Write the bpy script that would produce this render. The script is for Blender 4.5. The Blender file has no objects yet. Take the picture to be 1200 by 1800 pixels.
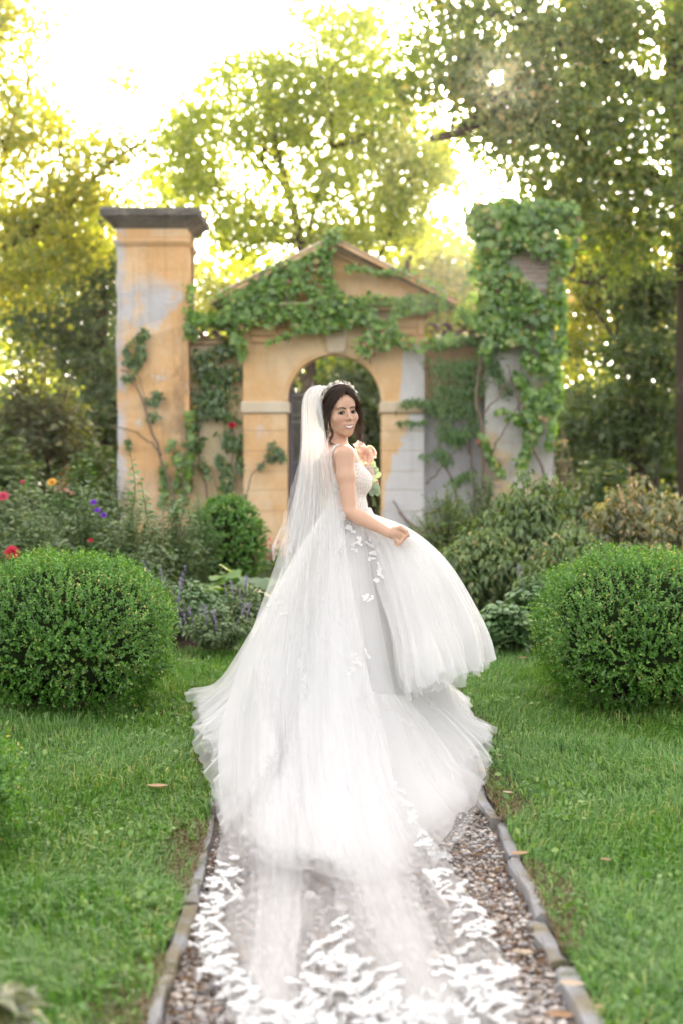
import bpy, math
import numpy as np
from mathutils import Matrix, Vector
R = math.radians
RNG = np.random.default_rng(7)
SC = bpy.context.scene
COL = SC.collection

# ------------------------------------------------------------------ camera
CAMH = 1.42
FPX = 2500.0                       # 50 mm lens on a 36 mm tall frame, in photograph pixels
PITCH = math.atan(100 / FPX)       # looking slightly down
cam_d = bpy.data.cameras.new('camera')
cam = bpy.data.objects.new('camera', cam_d)
COL.objects.link(cam)
cam.location = (0, 0, CAMH)
cam.rotation_euler = (math.pi / 2 - PITCH, 0, 0)
cam_d.sensor_fit = 'VERTICAL'
cam_d.sensor_height = 36
cam_d.sensor_width = 24
cam_d.lens = 50
cam_d.clip_end = 2000
cam_d.dof.use_dof = True
cam_d.dof.focus_distance = 6.95
cam_d.dof.aperture_fstop = 1.9
SC.camera = cam

# ------------------------------------------------------------------ light
SUN_AZ = R(6.1)       # to the right of straight ahead
SUN_EL = R(14.6)
sun_dir = Vector((math.sin(SUN_AZ) * math.cos(SUN_EL), math.cos(SUN_AZ) * math.cos(SUN_EL), math.sin(SUN_EL)))
w = bpy.data.worlds.new('World')
SC.world = w
w.use_nodes = True
nt = w.node_tree
nt.nodes.clear()
wo = nt.nodes.new('ShaderNodeOutputWorld')
bg = nt.nodes.new('ShaderNodeBackground')
sky = nt.nodes.new('ShaderNodeTexSky')
sky.sky_type = 'NISHITA'
sky.sun_disc = False
sky.sun_elevation = SUN_EL
sky.sun_rotation = SUN_AZ
sky.air_density = 0.6
sky.dust_density = 6.0
sky.ozone_density = 0.3
bg.inputs['Strength'].default_value = 0.15
HAZE_SKY = (2.65, 2.45, 2.22)
# the visible disc of the sun itself, half a degree wide
tcw = nt.nodes.new('ShaderNodeTexCoord')
dotn = nt.nodes.new('ShaderNodeVectorMath'); dotn.operation = 'DOT_PRODUCT'
nrm = nt.nodes.new('ShaderNodeVectorMath'); nrm.operation = 'NORMALIZE'
dotn.inputs[1].default_value = sun_dir
gt = nt.nodes.new('ShaderNodeMath'); gt.operation = 'GREATER_THAN'
gt.inputs[1].default_value = math.cos(R(0.29))
mixw = nt.nodes.new('ShaderNodeMix'); mixw.data_type = 'RGBA'; mixw.blend_type = 'ADD'
mixw.inputs[7].default_value = (400, 360, 300, 1)
L = nt.links.new
L(tcw.outputs['Generated'], nrm.inputs[0]); L(nrm.outputs[0], dotn.inputs[0])
L(dotn.outputs['Value'], gt.inputs[0]); L(gt.outputs[0], mixw.inputs[0])
# thin evening haze whitens the whole sky evenly
hsv = nt.nodes.new('ShaderNodeHueSaturation'); hsv.inputs['Saturation'].default_value = 0.45
veilw = nt.nodes.new('ShaderNodeMix'); veilw.data_type = 'RGBA'; veilw.blend_type = 'ADD'
veilw.inputs[0].default_value = 1.0
veilw.inputs[7].default_value = (HAZE_SKY[0], HAZE_SKY[1], HAZE_SKY[2], 1)
L(sky.outputs[0], hsv.inputs['Color']); L(hsv.outputs[0], veilw.inputs[6])
L(veilw.outputs[2], mixw.inputs[6]); L(mixw.outputs[2], bg.inputs['Color'])
L(bg.outputs[0], wo.inputs[0])
sl = bpy.data.lights.new('sun', 'SUN')
sl.energy = 5.0
sl.angle = R(0.53)
sl.color = (1.0, 0.83, 0.58)
so = bpy.data.objects.new('sun', sl)
COL.objects.link(so)
so.rotation_euler = sun_dir.to_track_quat('Z', 'Y').to_euler()

SC.view_settings.view_transform = 'Standard'
SC.view_settings.look = 'None'
SC.view_settings.exposure = 1.78
SC.view_settings.gamma = 1
SC.view_settings.use_curve_mapping = False
SC.render.engine = 'CYCLES'
SC.cycles.use_denoising = True
SC.cycles.use_adaptive_sampling = True
SC.cycles.adaptive_threshold = 0.025
SC.cycles.max_bounces = 7
SC.cycles.diffuse_bounces = 5
SC.cycles.glossy_bounces = 2
SC.cycles.transmission_bounces = 5
SC.cycles.transparent_max_bounces = 64
SC.cycles.sample_clamp_indirect = 6
SC.cycles.caustics_reflective = False
SC.cycles.caustics_refractive = False

# ------------------------------------------------------------------ helpers
def at(px, py, Y):
    """the point at distance Y that the photograph shows at (px, py)"""
    u = (px - 600) / FPX
    v = (900 - py) / FPX
    c, s = math.cos(PITCH), math.sin(PITCH)
    dy = c + v * s
    dz = -s + v * c
    k = Y / dy
    return np.array([u * k, Y, CAMH + dz * k])

def ground_at(px, py, z=0.0):
    v = (900 - py) / FPX
    c, s = math.cos(PITCH), math.sin(PITCH)
    dy = c + v * s; dz = -s + v * c
    k = (z - CAMH) / dz
    return np.array([(px - 600) / FPX * k, dy * k, z])

def link(name, data, parent=None):
    o = bpy.data.objects.new(name, data)
    COL.objects.link(o)
    if parent is not None:
        o.parent = parent
    return o

def tag(o, label=None, cat=None, group=None, kind=None):
    if label: o['label'] = label
    if cat: o['category'] = cat
    if group: o['group'] = group
    if kind: o['kind'] = kind
    return o

def empty(name, loc, label=None, cat=None, group=None):
    # an Empty at the thing's base; its parts keep world coordinates through the parent inverse
    o = link(name, None)
    o.location = tuple(loc)
    o.empty_display_size = 0.1
    return tag(o, label, cat, group)

def par(o, parent):
    o.parent = parent
    o.matrix_parent_inverse = Matrix.Translation(-Vector(parent.location))
    return o

def mesh_np(name, V, F, mat=None, parent=None, smooth=False):
    """V (n,3), F: array (m,k) or list of such arrays"""
    if not isinstance(F, (list, tuple)):
        F = [F]
    F = [np.asarray(f, dtype=np.int64) for f in F if len(f)]
    me = bpy.data.meshes.new(name)
    V = np.asarray(V, dtype=np.float32)
    me.vertices.add(len(V))
    me.vertices.foreach_set('co', V.ravel())
    loops = np.concatenate([f.ravel() for f in F])
    tot = np.concatenate([np.full(len(f), f.shape[1]) for f in F])
    st = np.concatenate([[0], np.cumsum(tot)[:-1]])
    me.loops.add(len(loops))
    me.loops.foreach_set('vertex_index', loops.astype(np.int32))
    me.polygons.add(len(tot))
    me.polygons.foreach_set('loop_start', st.astype(np.int32))
    me.update(calc_edges=True)
    me.polygons.foreach_set('use_smooth', np.full(len(tot), bool(smooth)))
    if mat is not None:
        me.materials.append(mat)
    o = link(name, me)
    if parent is not None:
        par(o, parent)
    return o

class MB:
    def __init__(self):
        self.v = []; self.f = {3: [], 4: []}; self.n = 0
    def add(self, V, F):
        V = np.asarray(V, float)
        self.v.append(V)
        for f in (F if isinstance(F, (list, tuple)) and len(F) and np.ndim(F[0]) == 2 else [F]):
            f = np.asarray(f, dtype=np.int64)
            self.f[f.shape[1]].append(f + self.n)
        self.n += len(V)
        return self
    def box(self, lo, hi, rz=0.0, jit=0.0):
        x0, y0, z0 = lo; x1, y1, z1 = hi
        V = np.array([[x0,y0,z0],[x1,y0,z0],[x1,y1,z0],[x0,y1,z0],[x0,y0,z1],[x1,y0,z1],[x1,y1,z1],[x0,y1,z1]], float)
        if jit: V = V + RNG.normal(0, jit, V.shape)
        if rz:
            c = V.mean(0); d = V - c
            V = c + np.stack([d[:,0]*math.cos(rz) - d[:,1]*math.sin(rz), d[:,0]*math.sin(rz) + d[:,1]*math.cos(rz), d[:,2]], 1)
        F = np.array([[0,3,2,1],[4,5,6,7],[0,1,5,4],[1,2,6,5],[2,3,7,6],[3,0,4,7]])
        return self.add(V, F)
    def tube(self, P, r, n=6, cap=True):
        P = np.asarray(P, float); m = len(P)
        r = np.broadcast_to(np.asarray(r, float), (m,))
        T = np.gradient(P, axis=0); T /= np.linalg.norm(T, axis=1, keepdims=True) + 1e-9
        a = np.array([0, 0, 1.0]) if abs(T[0][2]) < 0.9 else np.array([1.0, 0, 0])
        U = np.zeros_like(P)
        u = np.cross(T[0], a); u /= np.linalg.norm(u)
        for i in range(m):
            u = u - T[i] * np.dot(u, T[i]); u /= np.linalg.norm(u) + 1e-9
            U[i] = u
        W = np.cross(T, U)
        an = np.arange(n) * 2 * math.pi / n
        V = P[:,None,:] + r[:,None,None] * (np.cos(an)[None,:,None] * U[:,None,:] + np.sin(an)[None,:,None] * W[:,None,:])
        V = V.reshape(-1, 3)
        i = np.arange(m - 1)[:,None] * n; j = np.arange(n)[None,:]; k = (j + 1) % n
        F = np.stack([i + j, i + k, i + n + k, i + n + j], -1).reshape(-1, 4)
        fs = [F]
        if cap:
            V = np.vstack([V, P[0], P[-1]])
            jj = np.arange(n); kk = (jj + 1) % n
            fs.append(np.stack([np.full(n, m*n), kk, jj], 1))
            fs.append(np.stack([np.full(n, m*n+1), (m-1)*n + jj, (m-1)*n + kk], 1))
        return self.add(V, fs)
    def build(self, name, mat=None, parent=None, smooth=False):
        fs = [np.concatenate(a) for a in self.f.values() if a]
        return mesh_np(name, np.concatenate(self.v), fs, mat, parent, smooth)

def catmull(P, u):
    """P (m,...) control points, u in [0, m-1]"""
    P = np.asarray(P, float); m = len(P)
    Q = np.concatenate([[2*P[0]-P[1]], P, [2*P[-1]-P[-2]]])
    i = np.clip(np.floor(u).astype(int), 0, m - 2)
    t = (u - i).reshape((-1,) + (1,) * (P.ndim - 1))
    a, b, c, d = Q[i], Q[i+1], Q[i+2], Q[i+3]
    return 0.5 * (2*b + (c-a)*t + (2*a-5*b+4*c-d)*t**2 + (3*b-a-3*c+d)*t**3)

def curve(P, n):
    P = np.asarray(P, float)
    return catmull(P, np.linspace(0, len(P) - 1, n))

def unit(a):
    return a / (np.linalg.norm(a, axis=-1, keepdims=True) + 1e-9)

# leaf templates: (verts, tris) - y runs base to tip, x across, z along the normal
def template(outline, cz=0.0, bend=0.0):
    o = np.array(outline, float)
    V = np.zeros((len(o) + 1, 3)); V[1:, :2] = o
    V[0, 1] = o[:,1].mean(); V[0, 2] = -cz
    V[:, 2] -= bend * V[:, 1] ** 2
    n = len(o)
    F = np.array([[0, 1 + i, 1 + (i + 1) % n] for i in range(n)])
    return V, F
T_RHOMB = (np.array([[0,0,0],[0.34,0.45,0.09],[0,1,-0.05],[-0.34,0.45,0.09]], float), np.array([[0,1,2],[0,2,3]]))
T_OVAL = (np.array([[0,0,0],[0.26,0.3,0.06],[0.24,0.68,0.03],[0,1,-0.08],[-0.24,0.68,0.03],[-0.26,0.3,0.06],[0,0.5,0.0]], float),
          np.array([[0,1,6],[1,2,6],[2,3,6],[3,4,6],[4,5,6],[5,0,6]]))
T_LANCE = (np.array([[0,0,0],[0.13,0.35,0.03],[0,0.6,-0.04],[-0.13,0.35,0.03],[0,1,-0.22]], float), np.array([[0,1,2],[0,2,3],[1,4,2],[3,2,4]]))
T_IVY = template([(0.05,0.05),(0.42,0.02),(0.36,0.30),(0.52,0.52),(0.22,0.60),(0,1.0),(-0.22,0.60),(-0.52,0.52),(-0.36,0.30),(-0.42,0.02),(-0.05,0.05)], 0.05, 0.15)
T_LOBED = template([(0.04,0.0),(0.40,0.12),(0.30,0.36),(0.46,0.66),(0.18,0.70),(0,1.0),(-0.18,0.70),(-0.46,0.66),(-0.30,0.36),(-0.40,0.12),(-0.04,0.0)], 0.04, 0.2)

def scatter(tpl, pos, tip, nrm_, size, wid=1.0):
    TV, TF = tpl
    pos = np.asarray(pos, float); n = len(pos)
    d = unit(np.asarray(tip, float)); x = unit(np.cross(d, nrm_)); nn = np.cross(x, d)
    size = np.broadcast_to(np.asarray(size, float), (n,))
    V = pos[:,None,:] + size[:,None,None] * (TV[None,:,0:1]*wid * x[:,None,:] + TV[None,:,1:2] * d[:,None,:] + TV[None,:,2:3] * nn[:,None,:])
    F = (TF[None] + (np.arange(n) * len(TV))[:,None,None]).reshape(-1, TF.shape[1])
    return V.reshape(-1, 3), F

def rdir(n, bias=(0,0,0), rng=None):
    rng = rng or RNG
    return unit(rng.normal(0, 1, (n, 3)) + np.array(bias))

# ------------------------------------------------------------------ materials
class NT:
    def __init__(self, name):
        self.m = bpy.data.materials.new(name); self.m.use_nodes = True
        self.t = self.m.node_tree; self.t.nodes.clear()
        self.out = self.t.nodes.new('ShaderNodeOutputMaterial')
    def n(self, typ, **kw):
        x = self.t.nodes.new('ShaderNode' + typ)
        for k, v in kw.items(): setattr(x, k, v)
        return x
    def s(self, sock, val):
        if hasattr(val, 'is_output') or isinstance(val, bpy.types.NodeSocket): self.t.links.new(val, sock)
        else:
            if isinstance(val, (tuple, list)) and len(val) == 3 and sock.type == 'RGBA': val = tuple(val) + (1,)
            sock.default_value = val
    def obj(self):
        if not hasattr(self, '_o'): self._o = self.n('TexCoord').outputs['Object']
        return self._o
    def xyz(self):
        if not hasattr(self, '_x'):
            x = self.n('SeparateXYZ'); self.s(x.inputs[0], self.obj()); self._x = x.outputs
        return self._x
    def noise(self, scale, detail=4, rough=0.6, vec=None, stretch=None, col=False):
        x = self.n('TexNoise'); x.inputs['Scale'].default_value = scale; x.inputs['Detail'].default_value = detail
        x.inputs['Roughness'].default_value = rough
        v = vec or self.obj()
        if stretch:
            mp = self.n('Mapping'); self.s(mp.inputs[0], v); mp.inputs['Scale'].default_value = stretch; v = mp.outputs[0]
        self.s(x.inputs['Vector'], v)
        return x.outputs['Color' if col else 'Fac']
    def math(self, op, a, b=0.0, c=None, clamp=False):
        x = self.n('Math', operation=op); x.use_clamp = clamp
        self.s(x.inputs[0], a); self.s(x.inputs[1], b)
        if c is not None: self.s(x.inputs[2], c)
        return x.outputs[0]
    def step(self, v, a, b):
        x = self.n('MapRange'); x.interpolation_type = 'SMOOTHSTEP'
        self.s(x.inputs[0], v); self.s(x.inputs[1], a); self.s(x.inputs[2], b)
        return x.outputs[0]
    def mix(self, f, a, b, mode='MIX'):
        x = self.n('Mix', data_type='RGBA', blend_type=mode)
        self.s(x.inputs[0], f); self.s(x.inputs[6], a); self.s(x.inputs[7], b)
        return x.outputs[2]
    def ramp(self, f, stops, interp='LINEAR'):
        x = self.n('ValToRGB'); cr = x.color_ramp; cr.interpolation = interp
        while len(cr.elements) < len(stops): cr.elements.new(0.5)
        for e, (p, c) in zip(cr.elements, stops): e.position = p; e.color = tuple(c) + (1,)
        self.s(x.inputs[0], f)
        return x.outputs[0]
    def bump(self, h, strength=0.4, dist=0.01):
        x = self.n('Bump'); x.inputs['Strength'].default_value = strength; x.inputs['Distance'].default_value = dist
        self.s(x.inputs['Height'], h)
        return x.outputs[0]
    def principled(self, col, rough=0.7, normal=None, spec=0.3, metal=0.0, **kw):
        x = self.n('BsdfPrincipled')
        self.s(x.inputs['Base Color'], col); self.s(x.inputs['Roughness'], rough)
        x.inputs['Specular IOR Level'].default_value = spec; x.inputs['Metallic'].default_value = metal
        if normal is not None: self.s(x.inputs['Normal'], normal)
        for k, v in kw.items(): self.s(x.inputs[k], v)
        return x.outputs[0]
    def done(self, sh):
        self.t.links.new(sh, self.out.inputs[0]); return self.m

def leaf_mat(name, stops, trans=0.45, yellow=(1.9, 1.75, 0.6), gloss=0.06, rough=0.45, clump=0.0, clump_scale=1.2, gain=1.5):
    """stops: colour ramp over a random number for each leaf"""
    t = NT(name)
    g = t.n('NewGeometry').outputs['Random Per Island']
    oi = t.n('ObjectInfo').outputs['Random']
    r = t.math('FRACT', t.math('ADD', g, oi))
    if clump:
        nz = t.noise(clump_scale, 2)
        r = t.math('ADD', r, t.math('MULTIPLY', t.math('SUBTRACT', nz, 0.5), clump), clamp=True)
    col = t.ramp(r, [(p_, tuple(min(0.85, x*gain) for x in c_)) for p_, c_ in stops])
    d = t.n('BsdfDiffuse'); t.s(d.inputs[0], col)
    tr = t.n('BsdfTranslucent'); t.s(tr.inputs[0], t.mix(1.0, col, yellow, 'MULTIPLY'))
    m1 = t.n('MixShader'); m1.inputs[0].default_value = trans
    t.t.links.new(d.outputs[0], m1.inputs[1]); t.t.links.new(tr.outputs[0], m1.inputs[2])
    gl = t.n('BsdfGlossy'); gl.inputs['Roughness'].default_value = rough; gl.inputs[0].default_value = (1, 1, 1, 1)
    m2 = t.n('MixShader'); m2.inputs[0].default_value = gloss
    t.t.links.new(m1.outputs[0], m2.inputs[1]); t.t.links.new(gl.outputs[0], m2.inputs[2])
    return t.done(m2.outputs[0])

def plain(name, col, rough=0.7, var=0.25, scale=8.0, spec=0.25, metal=0.0, bump=0.3, bscale=60, bdist=0.004):
    t = NT(name)
    nz = t.noise(scale, 5)
    c = t.mix(nz, tuple(x * (1 - var) for x in col), tuple(min(1, x * (1 + var)) for x in col))
    return t.done(t.principled(c, rough, t.bump(t.noise(bscale, 3), bump, bdist), spec, metal))

def petal_mat(name, c1, c2, trans=0.35):
    return leaf_mat(name, [(0.0, c1), (1.0, c2)], trans, (1.1, 1.0, 0.95), 0.03, 0.5, gain=1.0)

MAT = {}
MAT['bark'] = plain('bark', (0.07, 0.05, 0.038), 0.9, 0.5, 3.0, 0.1, bump=0.8, bscale=14, bdist=0.03)
MAT['bark_light'] = plain('bark_light', (0.16, 0.125, 0.10), 0.9, 0.4, 4.0, 0.1, bump=0.6, bscale=20, bdist=0.02)
MAT['vine'] = plain('vine_wood', (0.20, 0.155, 0.12), 0.85, 0.4, 9.0, 0.1)
MAT['stem_green'] = plain('green_stem', (0.10, 0.14, 0.05), 0.7, 0.3, 9.0, 0.2)
MAT['soil'] = plain('soil', (0.045, 0.034, 0.024), 0.95, 0.5, 6.0, 0.05, bump=1.0, bscale=25, bdist=0.03)
# ------------------------------------------------------------------ the setting: ground, lawn, path
PATH_L0, PATH_R0 = -0.455, 0.605       # inner edges of the kerbs at Y = 3.6
def path_x(Y):                          # the path drifts a little to the left as it goes away
    return -0.0104 * (Y - 3.6)

t = NT('lawn_soil')
cg = t.mix(t.noise(5, 5), (0.03, 0.045, 0.015), (0.065, 0.075, 0.03))
MAT['lawn_soil'] = t.done(t.principled(cg, 0.95, t.bump(t.noise(40, 4), 0.8, 0.02), 0.05))
# the ground is one sheet to the horizon with a trench where the path lies
def strip(xs, ys, z, name, mat, wob=0.0):
    X, Y = np.meshgrid(xs, ys, indexing='ij')
    V = np.stack([X, Y, np.full_like(X, z)], -1).reshape(-1, 3)
    if wob: V[:, 2] += RNG.normal(0, wob, len(V))
    n = len(ys)
    i, j = np.meshgrid(np.arange(len(xs) - 1), np.arange(n - 1), indexing='ij')
    F = np.stack([i*n+j, (i+1)*n+j, (i+1)*n+j+1, i*n+j+1], -1).reshape(-1, 4)
    return mesh_np(name, V, F, mat)
gm = MB()
def gquad(x0, x1, y0, y1, x0b=None, x1b=None):
    x0b = x0 if x0b is None else x0b; x1b = x1 if x1b is None else x1b
    gm.add([[x0,y0,0],[x1,y0,0],[x1b,y1,0],[x0b,y1,0]], np.array([[0,1,2,3]]))
PY0, PY1 = -3.0, 24.0
pl0, pl1 = PATH_L0 - 0.045 + path_x(PY0), PATH_L0 - 0.045 + path_x(PY1)
pr0, pr1 = PATH_R0 + 0.045 + path_x(PY0), PATH_R0 + 0.045 + path_x(PY1)
gquad(-400, pl0, PY0, PY1, -400, pl1)
gquad(pr0, 400, PY0, PY1, pr1, 400)
gquad(-400, 400, PY1, 900); gquad(-400, 400, -300, PY0)
tag(gm.build('ground', MAT['lawn_soil']), kind='structure')

t = NT('gravel_bed')
cg = t.ramp(t.noise(45, 3, 0.7), [(0.3, (0.13, 0.105, 0.09)), (0.55, (0.26, 0.22, 0.19)), (0.75, (0.40, 0.36, 0.33))])
MAT['gravel_bed'] = t.done(t.principled(cg, 0.9, t.bump(t.noise(80, 3), 1.0, 0.02), 0.1))
pb = MB()
pb.add([[pl0-0.03,PY0,-0.052],[pr0+0.03,PY0,-0.052],[pr1+0.03,PY1,-0.052],[pl1-0.03,PY1,-0.052]], np.array([[0,1,2,3]]))
path = tag(pb.build('gravel_path', MAT['gravel_bed']), kind='structure')

# kerb stones, each its own piece
t = NT('granite_kerb')
cg = t.mix(t.noise(9, 6, 0.7), (0.20, 0.20, 0.21), (0.36, 0.36, 0.375))
cg = t.mix(t.step(t.noise(120, 2), 0.55, 0.75), cg, (0.16, 0.15, 0.15))
cg = t.mix(t.step(t.noise(3.1, 5), 0.45, 0.62), cg, (0.22, 0.185, 0.13))
cg = t.mix(t.step(t.noise(7.0, 6, 0.7), 0.55, 0.68), cg, (0.10, 0.11, 0.05))
MAT['kerb'] = t.done(t.principled(cg, 0.85, t.bump(t.noise(70, 4), 0.6, 0.006), 0.2))
def kerb_stone(x_in, side, y0, y1):
    wd = RNG.uniform(0.040, 0.054); top = RNG.uniform(-0.010, 0.010)
    ny, nx = 6, 4
    ys = np.linspace(y0, y1, ny); us = np.array([0, 0.12, 0.88, 1.0])
    V = []
    off = RNG.uniform(-0.020, 0.014); tilt = RNG.normal(0, 0.016); skew = RNG.normal(0, 0.03)
    for k, y in enumerate(ys):
        endc = 0.006 if k in (0, ny - 1) else 0.0
        for u in us:
            z = top - (0.010 if u in (0, 1.0) else 0) - endc + RNG.normal(0, 0.0018) + tilt * (y - y0)
            V.append([x_in + path_x(y) + off + skew*(y - y0) + side * wd * u + RNG.normal(0, 0.005), y, z + RNG.normal(0, 0.002)])
    V = np.array(V); n1 = len(V)
    B = V.copy(); B[:, 2] = -0.11
    VV = np.vstack([V, B])
    F = []
    for i in range(ny - 1):
        for j in range(nx - 1):
            a = i * nx + j; F.append([a, a+1, a+nx+1, a+nx])
    ring = [i*nx for i in range(ny)] + [(ny-1)*nx + j for j in range(1, nx)] + [i*nx + nx-1 for i in range(ny-2, -1, -1)] + [j for j in range(nx-2, 0, -1)]
    for a, b in zip(ring, ring[1:] + ring[:1]): F.append([a, b, b + n1, a + n1])
    o = mesh_np('kerb_stone', VV, np.array(F), MAT['kerb'], path)
    return o
for side, xin in ((-1, PATH_L0), (1, PATH_R0)):
    y = 2.6 + (0.2 if side > 0 else 0)
    while y < 9.6:
        ln = RNG.uniform(0.30, 0.62)
        kerb_stone(xin, side, y, y + ln - 0.008)
        y += ln + (0.02 if RNG.random() < 0.6 else 0.07)

# gravel: real pebbles
ico_v = []
ph = (1 + 5 ** 0.5) / 2
for a in (-1, 1):
    for b in (-ph, ph):
        ico_v += [(0, a, b), (a, b, 0), (b, 0, a)]
ico_v = np.array(ico_v) / math.sqrt(1 + ph * ph)
def hull_ico():
    F = []
    from itertools import combinations
    e = min(np.linalg.norm(ico_v[i] - ico_v[j]) for i, j in combinations(range(12), 2)) * 1.05
    for a, b, c in combinations(range(12), 3):
        if all(np.linalg.norm(ico_v[i] - ico_v[j]) < e for i, j in ((a,b),(b,c),(a,c))):
            n = np.cross(ico_v[b]-ico_v[a], ico_v[c]-ico_v[a])
            F.append((a,b,c) if np.dot(n, ico_v[a]) > 0 else (a,c,b))
    return np.array(F)
ICO = (ico_v, hull_ico())
def pebbles(pos, r, flat=0.6):
    n = len(pos)
    jit = RNG.uniform(0.75, 1.2, (n, 12, 1))
    an = RNG.uniform(0, 6.28, n); c, s = np.cos(an), np.sin(an)
    el = RNG.uniform(0.75, 1.35, n)
    B = ico_v[None] * jit
    X = B[..., 0] * el[:,None]; Y = B[..., 1]; Z = B[..., 2] * flat
    V = np.stack([X*c[:,None]-Y*s[:,None], X*s[:,None]+Y*c[:,None], Z], -1) * r[:,None,None] + pos[:,None,:]
    F = (ICO[1][None] + (np.arange(n)*12)[:,None,None]).reshape(-1, 3)
    return V.reshape(-1, 3), F
t = NT('pebble')
g = t.n('NewGeometry').outputs['Random Per Island']
cp = t.ramp(g, [(0.0, (0.24,0.23,0.235)), (0.2, (0.42,0.40,0.39)), (0.38, (0.58,0.54,0.50)), (0.5, (0.30,0.30,0.33)), (0.62, (0.42,0.33,0.26)),
                (0.74, (0.64,0.61,0.58)), (0.86, (0.34,0.22,0.16)), (1.0, (0.46,0.41,0.36))])
MAT['pebble'] = t.done(t.principled(cp, 0.75, None, 0.3))
ys = []
N = 34000
yy = 2.9 + (9.5 - 2.9) * RNG.random(N) ** 1.7
uu = RNG.random(N)
xx = PATH_L0 + path_x(yy) + uu * (PATH_R0 - PATH_L0)
rr = np.clip(RNG.lognormal(math.log(0.0064), 0.35, N), 0.004, 0.022)
zz = -0.050 + RNG.uniform(0, 0.012, N) + 0.012 * (RNG.random(N) < 0.3)
V, F = pebbles(np.stack([xx, yy, zz], 1), rr)
tag(mesh_np('gravel', V, F, MAT['pebble']), 'grey, tan and reddish pebbles covering the garden path', 'gravel', kind='stuff')
# brown leaf litter and dry moss lying in the gravel along both kerbs
N = 4200
yy = 3.0 + 5.5 * RNG.random(N) ** 1.5
sd = RNG.random(N) < 0.36
du = np.abs(RNG.normal(0, 0.10, N))
xx = np.where(sd, PATH_L0 + du * 0.6, PATH_R0 - du * 1.2) + path_x(yy)
clump = np.sin(yy * 3.1 + sd * 2) + np.sin(yy * 7.7 + 1) > -0.5
xx, yy = xx[clump], yy[clump]; N = len(xx)
V, F = scatter(T_RHOMB, np.stack([xx, yy, -0.036 + RNG.uniform(0, 0.012, N)], 1), rdir(N) * [1, 1, 0.25], rdir(N, (0, 0, 1.5)), RNG.uniform(0.008, 0.026, N), 0.7)
MAT['litter'] = leaf_mat('litter', [(0, (0.07, 0.035, 0.02)), (0.5, (0.16, 0.085, 0.045)), (0.85, (0.26, 0.16, 0.08)), (1, (0.34, 0.25, 0.14))], 0.15, (1.2, 1, 0.8), 0.02, gain=1.0)
tag(mesh_np('path_litter', V, F, MAT['litter']), 'brown crumbs of dead leaves lying in the gravel along the kerbs', 'leaf litter', kind='stuff')

# ------------------------------------------------------------------ lawn grass
def grass(name, pos, h, wid, lean, mat, label, cat):
    n = len(pos)
    az = RNG.uniform(0, 6.28, n)
    wave = 1.8 * np.sin(pos[:,0]*2.3 + 1.3*np.sin(pos[:,1]*1.7)) + 1.1*np.sin(pos[:,1]*3.1 + pos[:,0])
    az = np.where(RNG.random(n) < 0.6, wave + RNG.normal(0, 0.7, n), az)
    dx, dy = np.cos(az), np.sin(az)
    b = RNG.uniform(0.25, 1.0, n) * lean
    px, py = -dy, dx                            # across the blade
    tw = RNG.uniform(-0.6, 0.6, n); px, py = px*np.cos(tw)-py*np.sin(tw), px*np.sin(tw)+py*np.cos(tw)
    base = pos
    mid = base + np.stack([dx*b*h*0.35, dy*b*h*0.35, h*0.62], 1)
    tip = base + np.stack([dx*b*h*1.05, dy*b*h*1.05, h*np.clip(1.0-0.40*b, 0.15, 1)], 1)
    A = np.stack([px, py, np.zeros(n)], 1)*wid[:,None]*0.5
    V = np.stack([base-A, base+A, mid+A*0.85, mid-A*0.85, tip], 1).reshape(-1, 3)
    k = (np.arange(n)*5)[:,None]
    F4 = k + np.array([[0,1,2,3]]); F3 = k + np.array([[3,2,4]])
    o = mesh_np(name, V, [F4, F3], mat)
    return tag(o, label, cat, kind='stuff')
def lawn_points(n, y0, y1, power=1.0):
    y = y0 + (y1-y0) * RNG.random(n)**power
    x = RNG.uniform(-1, 1, n) * (0.27*y + 0.25)
    l = PATH_L0 - 0.040 + path_x(y); r = PATH_R0 + 0.040 + path_x(y)
    k = (x < l) | (x > r)
    return x[k], y[k]
MAT['grass'] = leaf_mat('grass_blade', [(0, (0.028,0.078,0.012)), (0.35, (0.050,0.130,0.018)), (0.7, (0.075,0.165,0.026)), (0.92, (0.12,0.20,0.045)), (1.0, (0.24,0.23,0.09))], 0.3, (1.5, 1.5, 0.6), 0.045, 0.38, 0.5, 1.6, gain=1.75)
MAT['grass_dry'] = leaf_mat('dry_blade', [(0, (0.10,0.07,0.03)), (0.5, (0.20,0.13,0.05)), (0.8, (0.15,0.17,0.05)), (1, (0.30,0.22,0.11))], 0.25, (1.2, 1.1, 0.8), 0.04, gain=1.0)
x, y = lawn_points(265000, 2.7, 10.9, 1.25)
# nothing stands up where the gown and its train press the grass flat
DRESS_FOOT = np.array([(0.02,4.9),(0.46,5.5),(0.54,6.1),(0.59,6.55),(0.65,6.94),(0.54,7.26),(0.60,7.6),(0.43,7.85),(0.0,7.9),(-0.43,7.85),(-0.70,7.70),(-0.68,7.38),(-0.60,7.05),(-0.57,6.75),(-0.51,6.35),(-0.45,5.8)])
def inside(x, y, P):
    r = np.zeros(len(x), bool)
    for (x0, y0), (x1, y1) in zip(P, np.roll(P, -1, 0)):
        c = ((y0 > y) != (y1 > y)) & (x < (x1-x0)*(y-y0)/(y1-y0+1e-12) + x0); r ^= c
    return r
k = ~inside(x, y, DRESS_FOOT); x, y = x[k], y[k]
edge = np.minimum(np.abs(x-(PATH_L0-0.045+path_x(y))), np.abs(x-(PATH_R0+0.045+path_x(y))))
bare = (edge < 0.06 + 0.09*np.sin(y*4.3+x*2)) & (RNG.random(len(x)) < 0.7)
thin = (np.sin(x*5.1+y*1.3)*np.sin(y*4.4-x*2.2)+0.5*np.sin(x*11+y*9) > 0.75) & (RNG.random(len(x)) < 0.5)
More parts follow.
